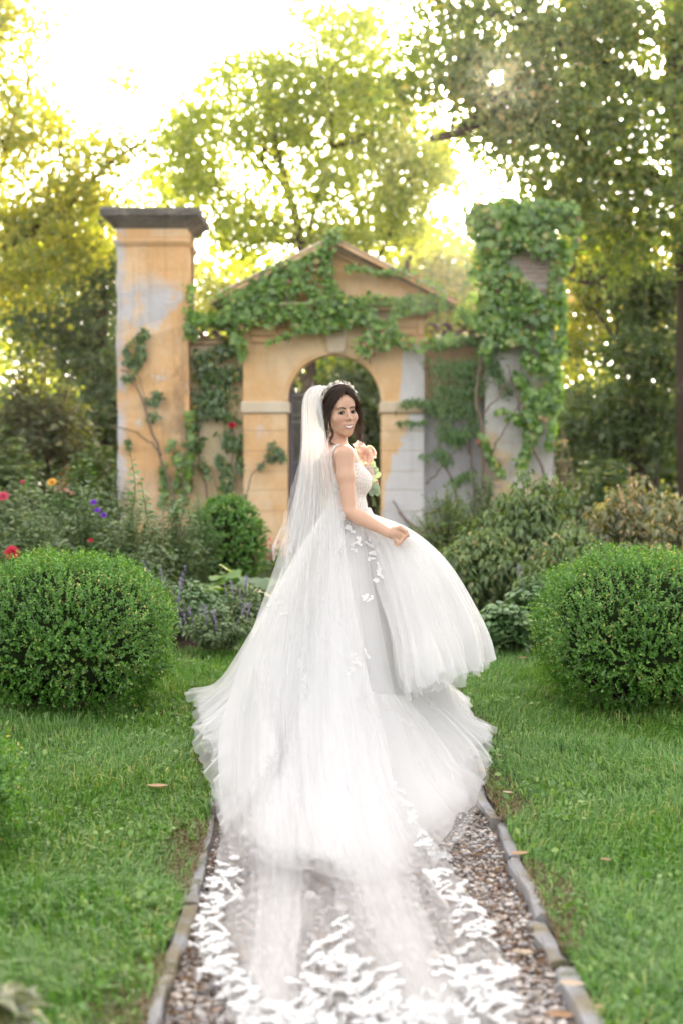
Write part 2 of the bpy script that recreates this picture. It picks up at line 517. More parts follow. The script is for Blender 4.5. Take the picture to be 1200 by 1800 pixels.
bare |= thin
x, y, edge = x[~bare], y[~bare], edge[~bare]
hh = np.clip(RNG.normal(0.058, 0.018, len(x)), 0.02, 0.12)*(0.75+0.25*np.clip(edge/0.3, 0, 1))
hh *= 0.85 + 0.35*(np.sin(x*3.3+1)*np.sin(y*2.7) > 0.2)
grass('lawn_grass', np.stack([x, y, np.zeros(len(x))], 1), hh, RNG.uniform(0.0028, 0.0055, len(x)), 1.15, MAT['grass'], 'short green mown grass of the lawn either side of the path', 'grass')
n = 16000
yy = 2.8 + 6*RNG.random(n)**1.3; sd = RNG.random(n) < 0.5; du = np.abs(RNG.normal(0, 0.09, n))
xx = np.where(sd, PATH_L0-0.03-du, PATH_R0+0.03+du) + path_x(yy)
k = (np.sin(yy*4.3+xx*2) > -0.35) & ~inside(xx, yy, DRESS_FOOT)
xx, yy = xx[k], yy[k]
grass('dry_grass', np.stack([xx, yy, np.zeros(len(xx))], 1), RNG.uniform(0.012, 0.04, len(xx)), RNG.uniform(0.003, 0.006, len(xx)), 1.8, MAT['grass_dry'], 'dry brown grass fraying over the kerb stones beside the path', 'dry grass')

# broad-leaved weeds in patches through the lawn
rgw = np.random.default_rng(88)
pc = np.stack([rgw.uniform(-2.2, 2.2, 90), rgw.uniform(3.0, 9.5, 90)], 1)
pid = rgw.integers(0, 90, 7000)
xy = pc[pid] + rgw.normal(0, 1, (7000, 2))*rgw.uniform(0.04, 0.16, 90)[pid][:,None]
kx = (xy[:,0] < PATH_L0 - 0.05 + path_x(xy[:,1])) | (xy[:,0] > PATH_R0 + 0.05 + path_x(xy[:,1]))
kx &= ~inside(xy[:,0], xy[:,1], DRESS_FOOT); xy = xy[kx]; n = len(xy)
V, F = scatter(T_OVAL, np.c_[xy, rgw.uniform(0.015, 0.055, n)], rdir(n, (0, 0, 0.3), rgw), rdir(n, (0, 0, 2.0), rgw), rgw.uniform(0.014, 0.034, n), 1.2)
MAT['weed'] = leaf_mat('weed_leaf', [(0, (0.05,0.12,0.02)), (0.6, (0.09,0.18,0.035)), (1, (0.16,0.24,0.06))], 0.3, (1.5,1.5,0.6), 0.05)
tag(mesh_np('lawn_weeds', V, F, MAT['weed']), 'small round-leaved weeds and clover scattered through the lawn', 'weeds', kind='stuff')

# flower beds: raised dark soil either side beyond the lawn
def bed(name, poly):
    P = np.array(poly, float); c = P.mean(0)
    n = len(P)
    V = np.vstack([np.c_[P, np.full(n, -0.01)], np.c_[c + (P-c)*0.97, np.full(n, 0.05)], [[c[0], c[1], 0.09]]])
    F4 = np.array([[i, (i+1)%n, n+(i+1)%n, n+i] for i in range(n)])
    F3 = np.array([[n+i, n+(i+1)%n, 2*n] for i in range(n)])
    tag(mesh_np(name, V, [F4, F3], MAT['soil']), kind='structure')
bed('flower_bed', [(-0.75, 10.2), (-0.9, 15), (-1.2, 19.2), (-6, 19.2), (-9, 14), (-7, 10.2), (-2.5, 10.1)])
bed('flower_bed', [(0.85, 10.2), (3, 10.1), (7, 10.2), (9, 14), (6, 19.2), (1.2, 19.2), (0.9, 15)])
# ------------------------------------------------------------------ the gateway
YA = 20.0
def AX(px, Y=YA): return float(at(px, 700, Y)[0])
def AZ(py, Y=YA): return float(at(600, py, Y)[2])

def plaster(name, base, pale, white, white_mask=None, dirt=0.5, streak=0.0, seed=0.0):
    t = NT(name)
    v = t.n('VectorMath', operation='ADD'); t.s(v.inputs[0], t.obj()); v.inputs[1].default_value = (seed, seed*0.7, seed*1.3)
    v = v.outputs[0]
    c = t.mix(t.step(t.noise(1.3, 6, 0.65, v), 0.35, 0.7), base, pale)
    c = t.mix(t.math('MULTIPLY', t.step(t.noise(5, 6, 0.7, v), 0.45, 0.75), 0.35), c, tuple(x*0.72 for x in base))
    if white_mask is not None:
        c = t.mix(white_mask(t, v), c, t.mix(t.noise(3, 5, 0.6, v), white, tuple(x*0.78 for x in white)))
    if dirt:
        d = t.step(t.noise(2.2, 8, 0.75, v, (1, 1, 0.45)), 0.52, 0.80)
        c = t.mix(t.math('MULTIPLY', d, dirt), c, (0.13, 0.115, 0.10))
    if streak:
        s_ = t.math('MULTIPLY', t.step(t.noise(4, 6, 0.7, v, (1.6, 1, 0.16)), 0.50, 0.72), streak)
        c = t.mix(s_, c, (0.085, 0.072, 0.062))
    c = t.mix(t.step(t.noise(38, 4, 0.7, v), 0.60, 0.75), c, t.mix(0.5, c, (0.75, 0.70, 0.62)))
    h = t.math('ADD', t.noise(6, 6, 0.7, v), t.math('MULTIPLY', t.noise(45, 3, 0.6, v), 0.4))
    return t.done(t.principled(c, 0.92, t.bump(h, 0.55, 0.03), 0.12))

OCH, OCHP, WHT = (0.70, 0.435, 0.21), (0.76, 0.58, 0.37), (0.72, 0.70, 0.69)
MAT['ochre'] = plaster('ochre_plaster', OCH, OCHP, WHT, lambda t, v: t.math('MULTIPLY', t.step(t.noise(1.9, 7, 0.75, v), 0.56, 0.70), 0.55), 0.25, 0.18)
def right_white(t, v):
    x = t.xyz()[0]
    z = t.xyz()[2]
    e = t.math('ADD', x, t.math('MULTIPLY', t.math('SUBTRACT', t.noise(1.6, 6, 0.7, v, (1, 1, 0.6)), 0.5), 0.9))
    e = t.math('ADD', e, t.math('MULTIPLY', t.step(z, 2.1, 0.6), 0.22))
    return t.step(e, AX(709), AX(716))
MAT['ochre_peeled'] = plaster('peeled_plaster', OCH, OCHP, (0.66, 0.65, 0.65), right_white, 0.22, 0.12, seed=3.1)
MAT['cream'] = plaster('cream_plaster', (0.68, 0.53, 0.31), (0.74, 0.64, 0.45), WHT, None, 0.35, 0.2, seed=5)
MAT['trim'] = plaster('stone_trim', (0.60, 0.47, 0.31), (0.68, 0.60, 0.47), WHT, None, 0.35, seed=8)
MAT['trim_orange'] = plaster('ochre_trim', (0.60, 0.37, 0.18), (0.66, 0.48, 0.29), WHT, None, 0.35, seed=11)
def pillar_white(t, v):
    z = t.xyz()[2]; x = t.xyz()[0]
    m = t.math('MULTIPLY', t.step(z, 2.85, 3.3), t.step(z, 4.05, 3.6))
    a = t.math('MULTIPLY', m, t.step(t.noise(1.5, 6, 0.65, v), 0.46, 0.60))
    ed = t.math('MULTIPLY', t.step(x, AX(232), AX(212)), t.step(t.noise(2.4, 5, 0.7, v), 0.40, 0.56))
    return t.math('MAXIMUM', a, ed)
def pillar_mat():
    t = NT('weathered_pillar_plaster')
    v = t.obj(); x, y, z = t.xyz()
    c = t.mix(t.step(t.noise(1.1, 6, 0.65), 0.42, 0.75), (0.76, 0.465, 0.225), (0.80, 0.64, 0.44))
    c = t.mix(t.step(t.noise(2.7, 7, 0.75), 0.58, 0.66), c, (0.70, 0.66, 0.60))
    c = t.mix(pillar_white(t, v), c, t.mix(t.noise(3.5, 5), (0.68, 0.66, 0.65), (0.48, 0.47, 0.50)))
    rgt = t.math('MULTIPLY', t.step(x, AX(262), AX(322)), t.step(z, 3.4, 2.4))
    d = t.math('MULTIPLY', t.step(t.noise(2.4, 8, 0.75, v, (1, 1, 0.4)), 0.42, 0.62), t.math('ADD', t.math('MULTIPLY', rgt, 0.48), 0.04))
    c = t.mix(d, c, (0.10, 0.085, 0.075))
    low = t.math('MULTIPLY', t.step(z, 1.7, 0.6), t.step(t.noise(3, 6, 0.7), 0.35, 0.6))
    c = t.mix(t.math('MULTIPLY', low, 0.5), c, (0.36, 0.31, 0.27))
    c = t.mix(t.math('MULTIPLY', t.step(t.noise(6, 6, 0.7, v, (2, 1, 0.12)), 0.5, 0.7), 0.25), c, (0.22, 0.17, 0.13))
    h = t.math('ADD', t.noise(7, 6, 0.75), t.math('MULTIPLY', t.noise(45, 3), 0.4))
    return t.done(t.principled(c, 0.92, t.bump(h, 0.6, 0.035), 0.1))
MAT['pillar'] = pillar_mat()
MAT['capstone'] = plaster('mossy_capstone', (0.13, 0.12, 0.11), (0.24, 0.22, 0.19), (0.42, 0.40, 0.36), lambda t, v: t.step(t.noise(4, 7, 0.75, v), 0.58, 0.72), 0.6, 0.4, seed=2)
def rp_white(t, v):
    return t.step(t.noise(0.9, 6, 0.7, v), 0.42, 0.52)
MAT['pillar_right'] = plaster('creeper_pillar_plaster', (0.62, 0.46, 0.27), (0.66, 0.55, 0.40), (0.66, 0.64, 0.61), rp_white, 0.30, 0.2, seed=21)
t = NT('roof_tile')
g = t.n('ObjectInfo').outputs['Random']
cr_ = t.ramp(g, [(0, (0.20, 0.085, 0.05)), (0.4, (0.30, 0.15, 0.10)), (0.7, (0.26, 0.17, 0.13)), (1, (0.36, 0.22, 0.16))])
cr_ = t.mix(t.step(t.noise(7, 6, 0.7), 0.45, 0.7), cr_, (0.10, 0.085, 0.075))
MAT['tile'] = t.done(t.principled(cr_, 0.9, t.bump(t.noise(30, 4), 0.5, 0.01), 0.1))
t = NT('brick')
g = t.n('ObjectInfo').outputs['Random']
cb = t.ramp(g, [(0, (0.33, 0.13, 0.08)), (0.5, (0.42, 0.20, 0.13)), (1, (0.48, 0.30, 0.22))])
cb = t.mix(t.math('MULTIPLY', t.step(t.noise(9, 5, 0.7), 0.34, 0.56), 0.85), cb, (0.70, 0.63, 0.59))
MAT['brick'] = t.done(t.principled(cb, 0.9, t.bump(t.noise(60, 4), 0.6, 0.006), 0.1))

def bev(o, w_=0.008, seg=1):
    m = o.modifiers.new('bevel', 'BEVEL'); m.width = w_; m.segments = seg; m.limit_method = 'ANGLE'
    return o
def boxpart(name, x0, x1, y0, y1, z0, z1, mat, parent, bw=0.008, jit=0.0):
    return bev(MB().box((x0, y0, z0), (x1, y1, z1), jit=jit).build(name, mat, parent), bw)

gw = empty('garden_gateway', (AX(587), YA + 0.3, 0), 'ochre plastered garden archway with ivy-grown pediment behind the bride', 'archway')
xl0, xl1, xr0, xr1 = AX(428), AX(505), AX(670), AX(745)
zsp = AZ(704); ztop = AZ(553)
depth = 0.62
# piers in courses with scored joints
for (a, b, mt) in ((xl0, xl1, MAT['ochre']), (xr0, xr1, MAT['ochre_peeled'])):
    zs = [0.0, AZ(941), AZ(899), AZ(862), AZ(829), AZ(793), AZ(758), AZ(727)]
    for i in range(len(zs) - 1):
        boxpart('plaster_block', a, b, YA, YA + depth, zs[i] + (0.004 if i else -0.1), zs[i+1] - 0.004, mt, gw, 0.006)
    boxpart('impost', a - 0.03, b + 0.035, YA - 0.035, YA + depth + 0.03, AZ(726) , AZ(706), MAT['trim'], gw, 0.012)
    # thin joint core behind the scored lines
    MB().box((a + 0.012, YA + 0.012, -0.05), (b - 0.012, YA + depth - 0.012, AZ(727))).build('joint_core', MAT['trim'], gw)
# spandrel wall with the round arch cut out
cx = (xl1 + xr0) / 2; rad = (xr0 - xl1) / 2
nseg = 32
an = np.linspace(math.pi, 0, nseg + 1)
ax_ = cx + rad * np.cos(an); az_ = zsp + 0.0 + rad * np.sin(an)
z_spring = AZ(706)
sp = MB()
def column_strip(x0, x1, zb0, zb1, zt):
    V = np.array([[x0,YA,zb0],[x1,YA,zb1],[x1,YA,zt],[x0,YA,zt],[x0,YA+depth,zb0],[x1,YA+depth,zb1],[x1,YA+depth,zt],[x0,YA+depth,zt]])
    F = np.array([[0,1,2,3],[5,4,7,6],[4,5,1,0],[3,2,6,7]])
    sp.add(V, F)
def grid_wall(x0, x1, z0, z1):
    sp.box((x0, YA, z0), (x1, YA + depth, z1))
grid_wall(xl0, xl1, z_spring, ztop)
grid_wall(xr0, xr1, z_spring, ztop)
for i in range(nseg):
    column_strip(ax_[i], ax_[i+1], max(az_[i], z_spring), max(az_[i+1], z_spring), ztop)
def wall_white(t, v):
    x = t.xyz()[0]; z = t.xyz()[2]
    e = t.math('ADD', x, t.math('MULTIPLY', t.math('SUBTRACT', t.noise(1.7, 6, 0.7, v, (1, 1, 0.5)), 0.5), 0.35))
    return t.math('MULTIPLY', t.step(e, AX(698), AX(703)), t.step(z, AZ(600), AZ(612)))
MAT['ochre_wall'] = plaster('spandrel_plaster', OCH, OCHP, (0.66, 0.65, 0.65), wall_white, 0.25, 0.15, seed=1)
sp.build('arch_wall', MAT['ochre_wall'], gw)
# archivolt lip round the opening
av = MB()
for i in range(nseg):
    V = []
    for k in (i, i + 1):
        c_, s_ = math.cos(an[k]), math.sin(an[k])
        for rr_, yy_ in ((rad - 0.015, YA - 0.02), (rad + 0.05, YA - 0.02), (rad + 0.05, YA + 0.01), (rad - 0.015, YA + 0.05)):
            V.append([cx + rr_*c_, yy_, zsp + rr_*s_])
    av.add(V, np.array([[0,1,5,4],[1,2,6,5],[3,0,4,7]]))
av.build('archivolt', MAT['ochre'], gw)
# keystone
zk0, zk1 = AZ(618), AZ(548)
kx = cx + 0.03
V = []
for y_ in (YA - 0.07, YA + 0.3):
    V += [[kx-0.115, y_, zk0-0.02], [kx+0.115, y_, zk0-0.02], [kx+0.19, y_, zk1], [kx-0.19, y_, zk1]]
bev(mesh_np('keystone', np.array(V), np.array([[0,1,2,3],[5,4,7,6],[1,0,4,5],[2,1,5,6],[3,2,6,7],[0,3,7,4]]), MAT['trim'], gw), 0.012)
# small bracket blocks either side under the cornice
for (a, b, y0, y1) in ((441, 487, 575, 591), (443, 485, 591, 603), (690, 731, 562, 577), (692, 729, 577, 590), (732, 745, 560, 590)):
    boxpart('bracket_block', AX(a), AX(b), YA - 0.05 - 0.02*(b-a > 44), YA + 0.05, AZ(y1)+0.004, AZ(y0)-0.004, MAT['trim_orange'], gw, 0.01)
# entablature: frieze, cornice slabs
boxpart('frieze', AX(424), AX(752), YA - 0.03, YA + depth, AZ(556), AZ(548), MAT['trim'], gw, 0.008)
boxpart('cornice', AX(412), AX(766), YA - 0.16, YA + depth + 0.1, AZ(548)+0.003, AZ(541), MAT['trim_orange'], gw, 0.012)
boxpart('cornice', AX(404), AX(775), YA - 0.24, YA + depth + 0.14, AZ(541)+0.003, AZ(534), MAT['trim'], gw, 0.012)
# tympanum
ap = (AX(583), AZ(432)); el = (AX(415), AZ(533)); er = (AX(752), AZ(533))
V = []
for y_ in (YA + 0.0, YA + depth):
    V += [[el[0], y_, el[1]], [er[0], y_, er[1]], [ap[0], y_, ap[1]]]
mesh_np('tympanum', np.array(V), [np.array([[0,1,2],[4,3,5]]), np.array([[1,0,3,4],[2,1,4,5],[0,2,5,3]])], MAT['ochre'], gw)
# raking cornice mouldings, two steps each side, and the gable roof with its tiles
def slab(p, q, t0, t1, y0, y1, name, mat, parent, bw=0.012):
    p = np.array(p); q = np.array(q); d = (q-p)/np.linalg.norm(q-p); n = np.array([-d[1], d[0]])
    if n[1] < 0: n = -n
    c4 = [p + n*t0, q + n*t0, q + n*t1, p + n*t1]
    V = [[c[0], y0, c[1]] for c in c4] + [[c[0], y1, c[1]] for c in c4]
    return bev(mesh_np(name, np.array(V), np.array([[0,1,2,3],[5,4,7,6],[1,0,4,5],[2,1,5,6],[3,2,6,7],[0,3,7,4]]), mat, parent), bw)
apx = (AX(583), AZ(447))
for sgn, e in ((-1, (AX(392), AZ(541))), (1, (AX(775), AZ(541)))):
    e2 = np.array(e); a2 = np.array(apx)
    slab(e2, a2, 0.00, 0.07, YA - 0.07, YA + depth, 'raking_moulding', MAT['trim_orange'], gw)
    slab(e2, a2, 0.073, 0.15, YA - 0.17, YA + depth, 'raking_moulding', MAT['trim'], gw)
    slab(e2, a2, 0.153, 0.20, YA - 0.25, YA + depth + 0.05, 'raking_moulding', MAT['trim'], gw)
def tile_mesh(name, r0, r1, ln, thick=0.014):
    """half-round terracotta tile, axis along +Y, convex upwards"""
    n = 8; V = []; 
    for (y_, r_) in ((0.0, r0), (ln, r1)):
        for k in range(n + 1):
            a = math.pi * k / n
            V.append([r_*math.cos(a), y_, r_*math.sin(a)])
        for k in range(n + 1):
            a = math.pi * k / n
            V.append([(r_-thick)*math.cos(a), y_, (r_-thick)*math.sin(a)])
    m = n + 1; F = []
    for k in range(n):
        F.append([k, k+1, 2*m+k+1, 2*m+k]); F.append([m+k+1, m+k, 3*m+k, 3*m+k+1])
        F.append([k+1, k, m+k, m+k+1]); F.append([2*m+k, 2*m+k+1, 3*m+k+1, 3*m+k])
    F.append([0, 2*m, 3*m, m]); F.append([n, m+n, 3*m+n, 2*m+n])
    me = bpy.data.meshes.new(name); me.from_pydata(V, [], F); me.materials.append(MAT['tile'])
    return me
tile_me = tile_mesh('roof_tile', 0.095, 0.08, 0.42)
def place(me, name, parent, loc, xax, yax):
    x = Vector(xax).normalized(); y = Vector(yax).normalized(); z = x.cross(y).normalized(); x = y.cross(z)
    o = link(name, me)
    M = Matrix(((x.x, y.x, z.x, loc[0]), (x.y, y.y, z.y, loc[1]), (x.z, y.z, z.z, loc[2]), (0, 0, 0, 1)))
    o.parent = parent
    o.matrix_parent_inverse = Matrix.Translation(-Vector(parent.location))
    o.matrix_basis = M
    return o
ridge = np.array([AX(585), AZ(425)])
for sgn, e in ((-1, np.array([AX(372), AZ(532)])), (1, np.array([AX(800), AZ(534)]))):
    d = e - ridge; L_ = np.linalg.norm(d); d /= L_; n = np.array([-d[1], d[0]]); n = n if n[1] > 0 else -n
    slab(e, ridge, -0.05, 0.0, YA - 0.28, YA + depth + 0.3, 'roof_deck', MAT['trim_orange'], gw, 0.01)
    k = 0; s_ = L_ - 0.02
    rows = int((depth + 0.62) / 0.17)
    while s_ > 0.15:
        for j in range(rows):
            p = ridge + d * s_ + n * (0.012 + RNG.uniform(0, 0.012))
            yy_ = YA - 0.26 + 0.085 + j * 0.165
            up = np.array([-d[0], 0, -d[1]]) + np.array([RNG.normal(0, 0.02), RNG.normal(0, 0.03), RNG.normal(0, 0.03)])
            place(tile_me, 'roof_tile', gw, (p[0], yy_, p[1]), (0, -sgn, 0), up)
        s_ -= 0.30
for j in range(4):
    place(tile_me, 'ridge_tile', gw, (ridge[0], YA - 0.30 + j*0.32, ridge[1] + 0.03), (1, 0, 0), (0, 1, 0.02))

# low wing walls with tile coping
def wing_mat():
    t = NT('peeling_wing_plaster')
    v = t.obj(); z = t.xyz()[2]
    e = t.math('ADD', z, t.math('MULTIPLY', t.math('SUBTRACT', t.noise(1.8, 6, 0.7), 0.5), 1.6))
    c = t.mix(t.step(e, 2.0, 2.25), t.mix(t.noise(3, 5), (0.60, 0.59, 0.63), (0.48, 0.47, 0.50)), t.mix(t.noise(2.5, 5), (0.58, 0.33, 0.17), (0.52, 0.40, 0.27)))
    c = t.mix(t.math('MULTIPLY', t.step(t.noise(3.3, 7, 0.75), 0.55, 0.75), 0.6), c, (0.30, 0.17, 0.12))
    return t.done(t.principled(c, 0.92, t.bump(t.noise(9, 6, 0.7), 0.6, 0.03), 0.1))
MAT['wing_right'] = wing_mat()
def wing(x0, x1, label, mat):
    o = empty('wing_wall', ((x0 + x1)/2, YA + 0.5, 0), label, 'wall', 'low walls joining arch and pillars')
    o['kind'] = 'thing'
    bev(MB().box((x0, YA + 0.22, -0.05), (x1, YA + 0.52, AZ(604))).build('wall', mat, o), 0.01)
    bev(MB().box((x0, YA + 0.15, AZ(604)+0.003), (x1, YA + 0.58, AZ(592))).build('coping_band', MAT['trim_orange'], o), 0.012)
    me2 = tile_mesh('coping_tile', 0.125, 0.11, 0.62, 0.022)
    n = int(round((x1 - x0) / 0.235))
    for k in range(n + 1):
        xx_ = x0 + (x1 - x0) * (k + 0.5) / (n + 0.5)
        place(me2, 'coping_tile', o, (xx_, YA + 0.02, AZ(592) + 0.055 + RNG.uniform(0, 0.02)), (1, 0, RNG.normal(0, 0.04)), (RNG.normal(0, 0.03), 1, 0.10))
        if k < n:   # the upturned tile between two covers
            place(me2, 'coping_tile', o, (xx_ + 0.118, YA + 0.04, AZ(592) + 0.10), (-1, 0, 0), (0, 1, 0.10))
    return o
wing(AX(333) - 0.02, AX(428), 'cream wall with curled roof tiles between weathered pillar and arch', MAT['cream'])
wing(AX(745), AX(852), 'peeling wall behind climber between arch and creeper pillar', MAT['wing_right'])

# left pillar
pw = empty('gate_pillar', (AX(270), YA + 0.4, 0), 'tall weathered orange plaster pillar with black-stained flat capstone', 'pillar')
for o_ in (gw, pw): o_['kind'] = 'thing'
px0, px1 = AX(209), AX(333)
py0, py1 = YA - 0.12, YA + 0.88
def pillar_shaft(x0, x1, y0, y1, z1, mat, parent):
    n = 26; V = []; F = []
    zs = np.linspace(-0.05, z1, n)
    for z in zs:
        for (x_, y_) in ((x0, y0), ((x0+x1)/2, y0), (x1, y0), (x1, y1), (x0, y1)):
            V.append([x_ + RNG.normal(0, 0.006), y_ + RNG.normal(0, 0.006), z])
    for i in range(n - 1):
        for j in range(5):
            F.append([i*5+j, i*5+(j+1)%5, (i+1)*5+(j+1)%5, (i+1)*5+j])
    return mesh_np('shaft', np.array(V), np.array(F), mat, parent)
def frustum(name, x0, x1, y0, y1, z0, e0, z1, e1, mat, parent, bw=0.01):
    V = []
    for z, e in ((z0, e0), (z1, e1)):
        V += [[x0-e, y0-e, z], [x1+e, y0-e, z], [x1+e, y1+e, z], [x0-e, y1+e, z]]
    return bev(mesh_np(name, np.array(V), np.array([[3,2,1,0],[4,5,6,7],[0,1,5,4],[1,2,6,5],[2,3,7,6],[3,0,4,7]]), mat, parent), bw)
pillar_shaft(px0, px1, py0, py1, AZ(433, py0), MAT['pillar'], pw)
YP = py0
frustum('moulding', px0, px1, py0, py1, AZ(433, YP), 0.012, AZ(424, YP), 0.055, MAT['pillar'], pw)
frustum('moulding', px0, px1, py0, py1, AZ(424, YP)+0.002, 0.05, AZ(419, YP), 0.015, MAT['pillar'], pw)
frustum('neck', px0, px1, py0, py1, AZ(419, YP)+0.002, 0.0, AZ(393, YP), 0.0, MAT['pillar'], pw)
frustum('capital', px0, px1, py0, py1, AZ(402, YP), 0.004, AZ(385, YP), 0.16, MAT['capstone'], pw)
cap_o = frustum('capstone', px0, px1, py0, py1, AZ(385, YP)+0.002, 0.19, AZ(367, YP), 0.20, MAT['capstone'], pw, 0.025)
sub_ = cap_o.modifiers.new('roughen', 'SUBSURF'); sub_.subdivision_type = 'SIMPLE'; sub_.levels = sub_.render_levels = 4
tx_ = bpy.data.textures.new('chips', 'CLOUDS'); tx_.noise_scale = 0.12
dm_ = cap_o.modifiers.new('chips', 'DISPLACE'); dm_.texture = tx_; dm_.strength = 0.045; dm_.mid_level = 0.6; dm_.texture_coords = 'LOCAL'
# a thin rusty iron conduit on its right flank
MB().tube(curve([[px1+0.03, py0+0.35, AZ(590)], [px1+0.032, py0+0.35, AZ(480)], [px1+0.025, py0+0.35, AZ(410)]], 8), 0.016, 6).build('conduit', MAT['vine'], pw)

# right pillar, shorter-looking under its creeper, with brick showing
pr = empty('gate_pillar', (AX(910), YA + 0.4, 0), 'creeper-covered pillar with flaking plaster and bare bricks, right of the arch', 'pillar')
pr['kind'] = 'thing'
qx0, qx1 = AX(850), AX(972)
pillar_shaft(qx0, qx1, py0, py1, AZ(420), MAT['pillar_right'], pr)
frustum('moulding', qx0, qx1, py0, py1, AZ(420), 0.01, AZ(412), 0.05, MAT['trim_orange'], pr)
frustum('neck', qx0, qx1, py0, py1, AZ(412)+0.002, 0.0, AZ(385), 0.0, MAT['pillar_right'], pr)
frustum('capital', qx0, qx1, py0, py1, AZ(396), 0.004, AZ(380), 0.15, MAT['capstone'], pr)
frustum('capstone', qx0, qx1, py0, py1, AZ(380)+0.002, 0.18, AZ(364), 0.20, MAT['capstone'], pr, 0.02)
brick_me = bpy.data.meshes.new('brick')
bb = bpy.data.objects  # shared brick mesh, edges knocked off
bv = MB().box((-0.5, -0.5, -0.5), (0.5, 0.5, 0.5))
V = np.concatenate(bv.v); brick_me.from_pydata(V.tolist(), [], np.concatenate(bv.f[4]).tolist()); brick_me.materials.append(MAT['brick'])
def bricks(cx_, cz_, wx, wz, parent, seed):
    rng = np.random.default_rng(seed)
    h = 0.062; L_ = 0.235
    r0 = int((cz_ - wz) / h); r1 = int((cz_ + wz) / h)
    for r_ in range(r0, r1 + 1):
        z = r_ * h; k0 = int((cx_ - wx) / L_) - 1
        for k in range(k0, k0 + int(2*wx/L_) + 4):
            x = k * L_ + (r_ % 2) * L_ / 2
            if ((x - cx_)/wx)**2 + ((z - cz_)/wz)**2 > 1 + rng.normal(0, 0.15): continue
            x0, x1 = max(x - L_/2 + 0.006, qx0 + 0.002), min(x + L_/2 - 0.006, qx1 - 0.002)
            if x1 - x0 < 0.05: continue
            o = link('brick', brick_me); o.parent = parent
            o.matrix_parent_inverse = Matrix.Translation(-Vector(parent.location))
            o.location = ((x0 + x1)/2, py0 + 0.045 - rng.uniform(0.012, 0.024), z)
            o.scale = (x1 - x0, 0.11, h - 0.012)
bricks(AX(938), AZ(472), 0.24, 0.22, pr, 1)
bricks(AX(906), AZ(442), 0.16, 0.12, pr, 2)
bricks(AX(856), AZ(845), 0.13, 0.36, pr, 3)
bricks(AX(955), AZ(520), 0.12, 0.09, pr, 4)

# ------------------------------------------------------------------ iron gate leaf, swung inwards
MAT['iron'] = plain('painted_iron', (0.15, 0.14, 0.17), 0.55, 0.3, 6, 0.4, 0.3, 0.2)
ga = empty('iron_gate', (xl1 + 0.03, YA + 0.5, 0), 'dark wrought-iron gate leaf standing open inside the arch', 'gate')
hx, hy = xl1 + 0.035, YA + 0.45
gd = unit(np.array([0.43, 0.90]))
GL = 0.72
def gp(s_, z, off=0.0):
    return np.array([hx + gd[0]*s_ - gd[1]*off, hy + gd[1]*s_ + gd[0]*off, z])
zt_g = AZ(672, YA + 0.8)
for s_, r_, up in ((0.0, 0.028, 0.12), (GL, 0.024, 0.05)):
    MB().tube([gp(s_, 0.03), gp(s_, zt_g - 0.1), gp(s_, zt_g + up)], [r_, r_, r_*0.8], 8).build('gate_post', MAT['iron'], ga)
for k, z in enumerate((0.12, 1.30, AZ(742), AZ(728), AZ(704), AZ(692))):
    MB().tube([gp(0, z), gp(GL, z)], 0.024 if k in (2, 5) else 0.018, 6).build('rail', MAT['iron'], ga)
nb = 9
for k in range(nb):
    s_ = GL * (k + 1) / (nb + 1); tall = zt_g + 0.16 - 0.14 * abs(k - 2) / nb * 2 + (0.05 if k % 2 else 0)
    b = MB().tube([gp(s_, 0.05), gp(s_, tall - 0.1)], 0.0125, 6).build('bar', MAT['iron'], ga)
    MB().tube([gp(s_, tall - 0.11), gp(s_, tall - 0.09), gp(s_, tall - 0.05), gp(s_, tall + 0.05)], [0.012, 0.028, 0.024, 0.002], 6).build('spear_tip', MAT['iron'], b)
for k in range(8):
    s_ = GL * (k + 0.5) / 8
    a_ = np.linspace(0, 2*math.pi, 11)
    for z in (AZ(716), AZ(698)):
        MB().tube([gp(s_ + 0.038*math.cos(q), z + 0.045*math.sin(q)) for q in a_], 0.007, 4, False).build('ring', MAT['iron'], ga)
V = [gp(0.02, 0.14, 0.004), gp(GL-0.02, 0.14, 0.004), gp(GL-0.02, 1.29, 0.004), gp(0.02, 1.29, 0.004), gp(0.02, 0.14, 0.012), gp(GL-0.02, 0.14, 0.012), gp(GL-0.02, 1.29, 0.012), gp(0.02, 1.29, 0.012)]
mesh_np('sheet_panel', np.array(V), np.array([[0,1,2,3],[5,4,7,6],[1,0,4,5],[2,1,5,6],[3,2,6,7],[0,3,7,4]]), MAT['iron'], ga)
# ------------------------------------------------------------------ trees
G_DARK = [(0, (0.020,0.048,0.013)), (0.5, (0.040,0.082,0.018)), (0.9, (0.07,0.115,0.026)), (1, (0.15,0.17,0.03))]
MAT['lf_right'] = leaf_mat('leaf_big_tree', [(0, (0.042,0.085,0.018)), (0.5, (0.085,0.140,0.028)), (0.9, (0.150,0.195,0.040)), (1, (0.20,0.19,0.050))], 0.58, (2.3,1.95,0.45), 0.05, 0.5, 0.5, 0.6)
MAT['lf_mid'] = leaf_mat('leaf_mid_tree', [(0, (0.100,0.155,0.035)), (0.5, (0.185,0.245,0.050)), (1, (0.29,0.325,0.075))], 0.62, (2.2,1.9,0.5), 0.04, 0.5, 0.4, 0.5)
MAT['lf_yel'] = leaf_mat('leaf_yellow_tree', [(0, (0.090,0.135,0.030)), (0.5, (0.165,0.205,0.042)), (1, (0.27,0.275,0.060))], 0.6, (2.3,1.9,0.5), 0.03, 0.5, 0.4, 0.5)
MAT['lf_dark'] = leaf_mat('leaf_dark_tree', G_DARK, 0.35, (2.2,1.9,0.5), 0.06, 0.45, 0.4, 0.6)
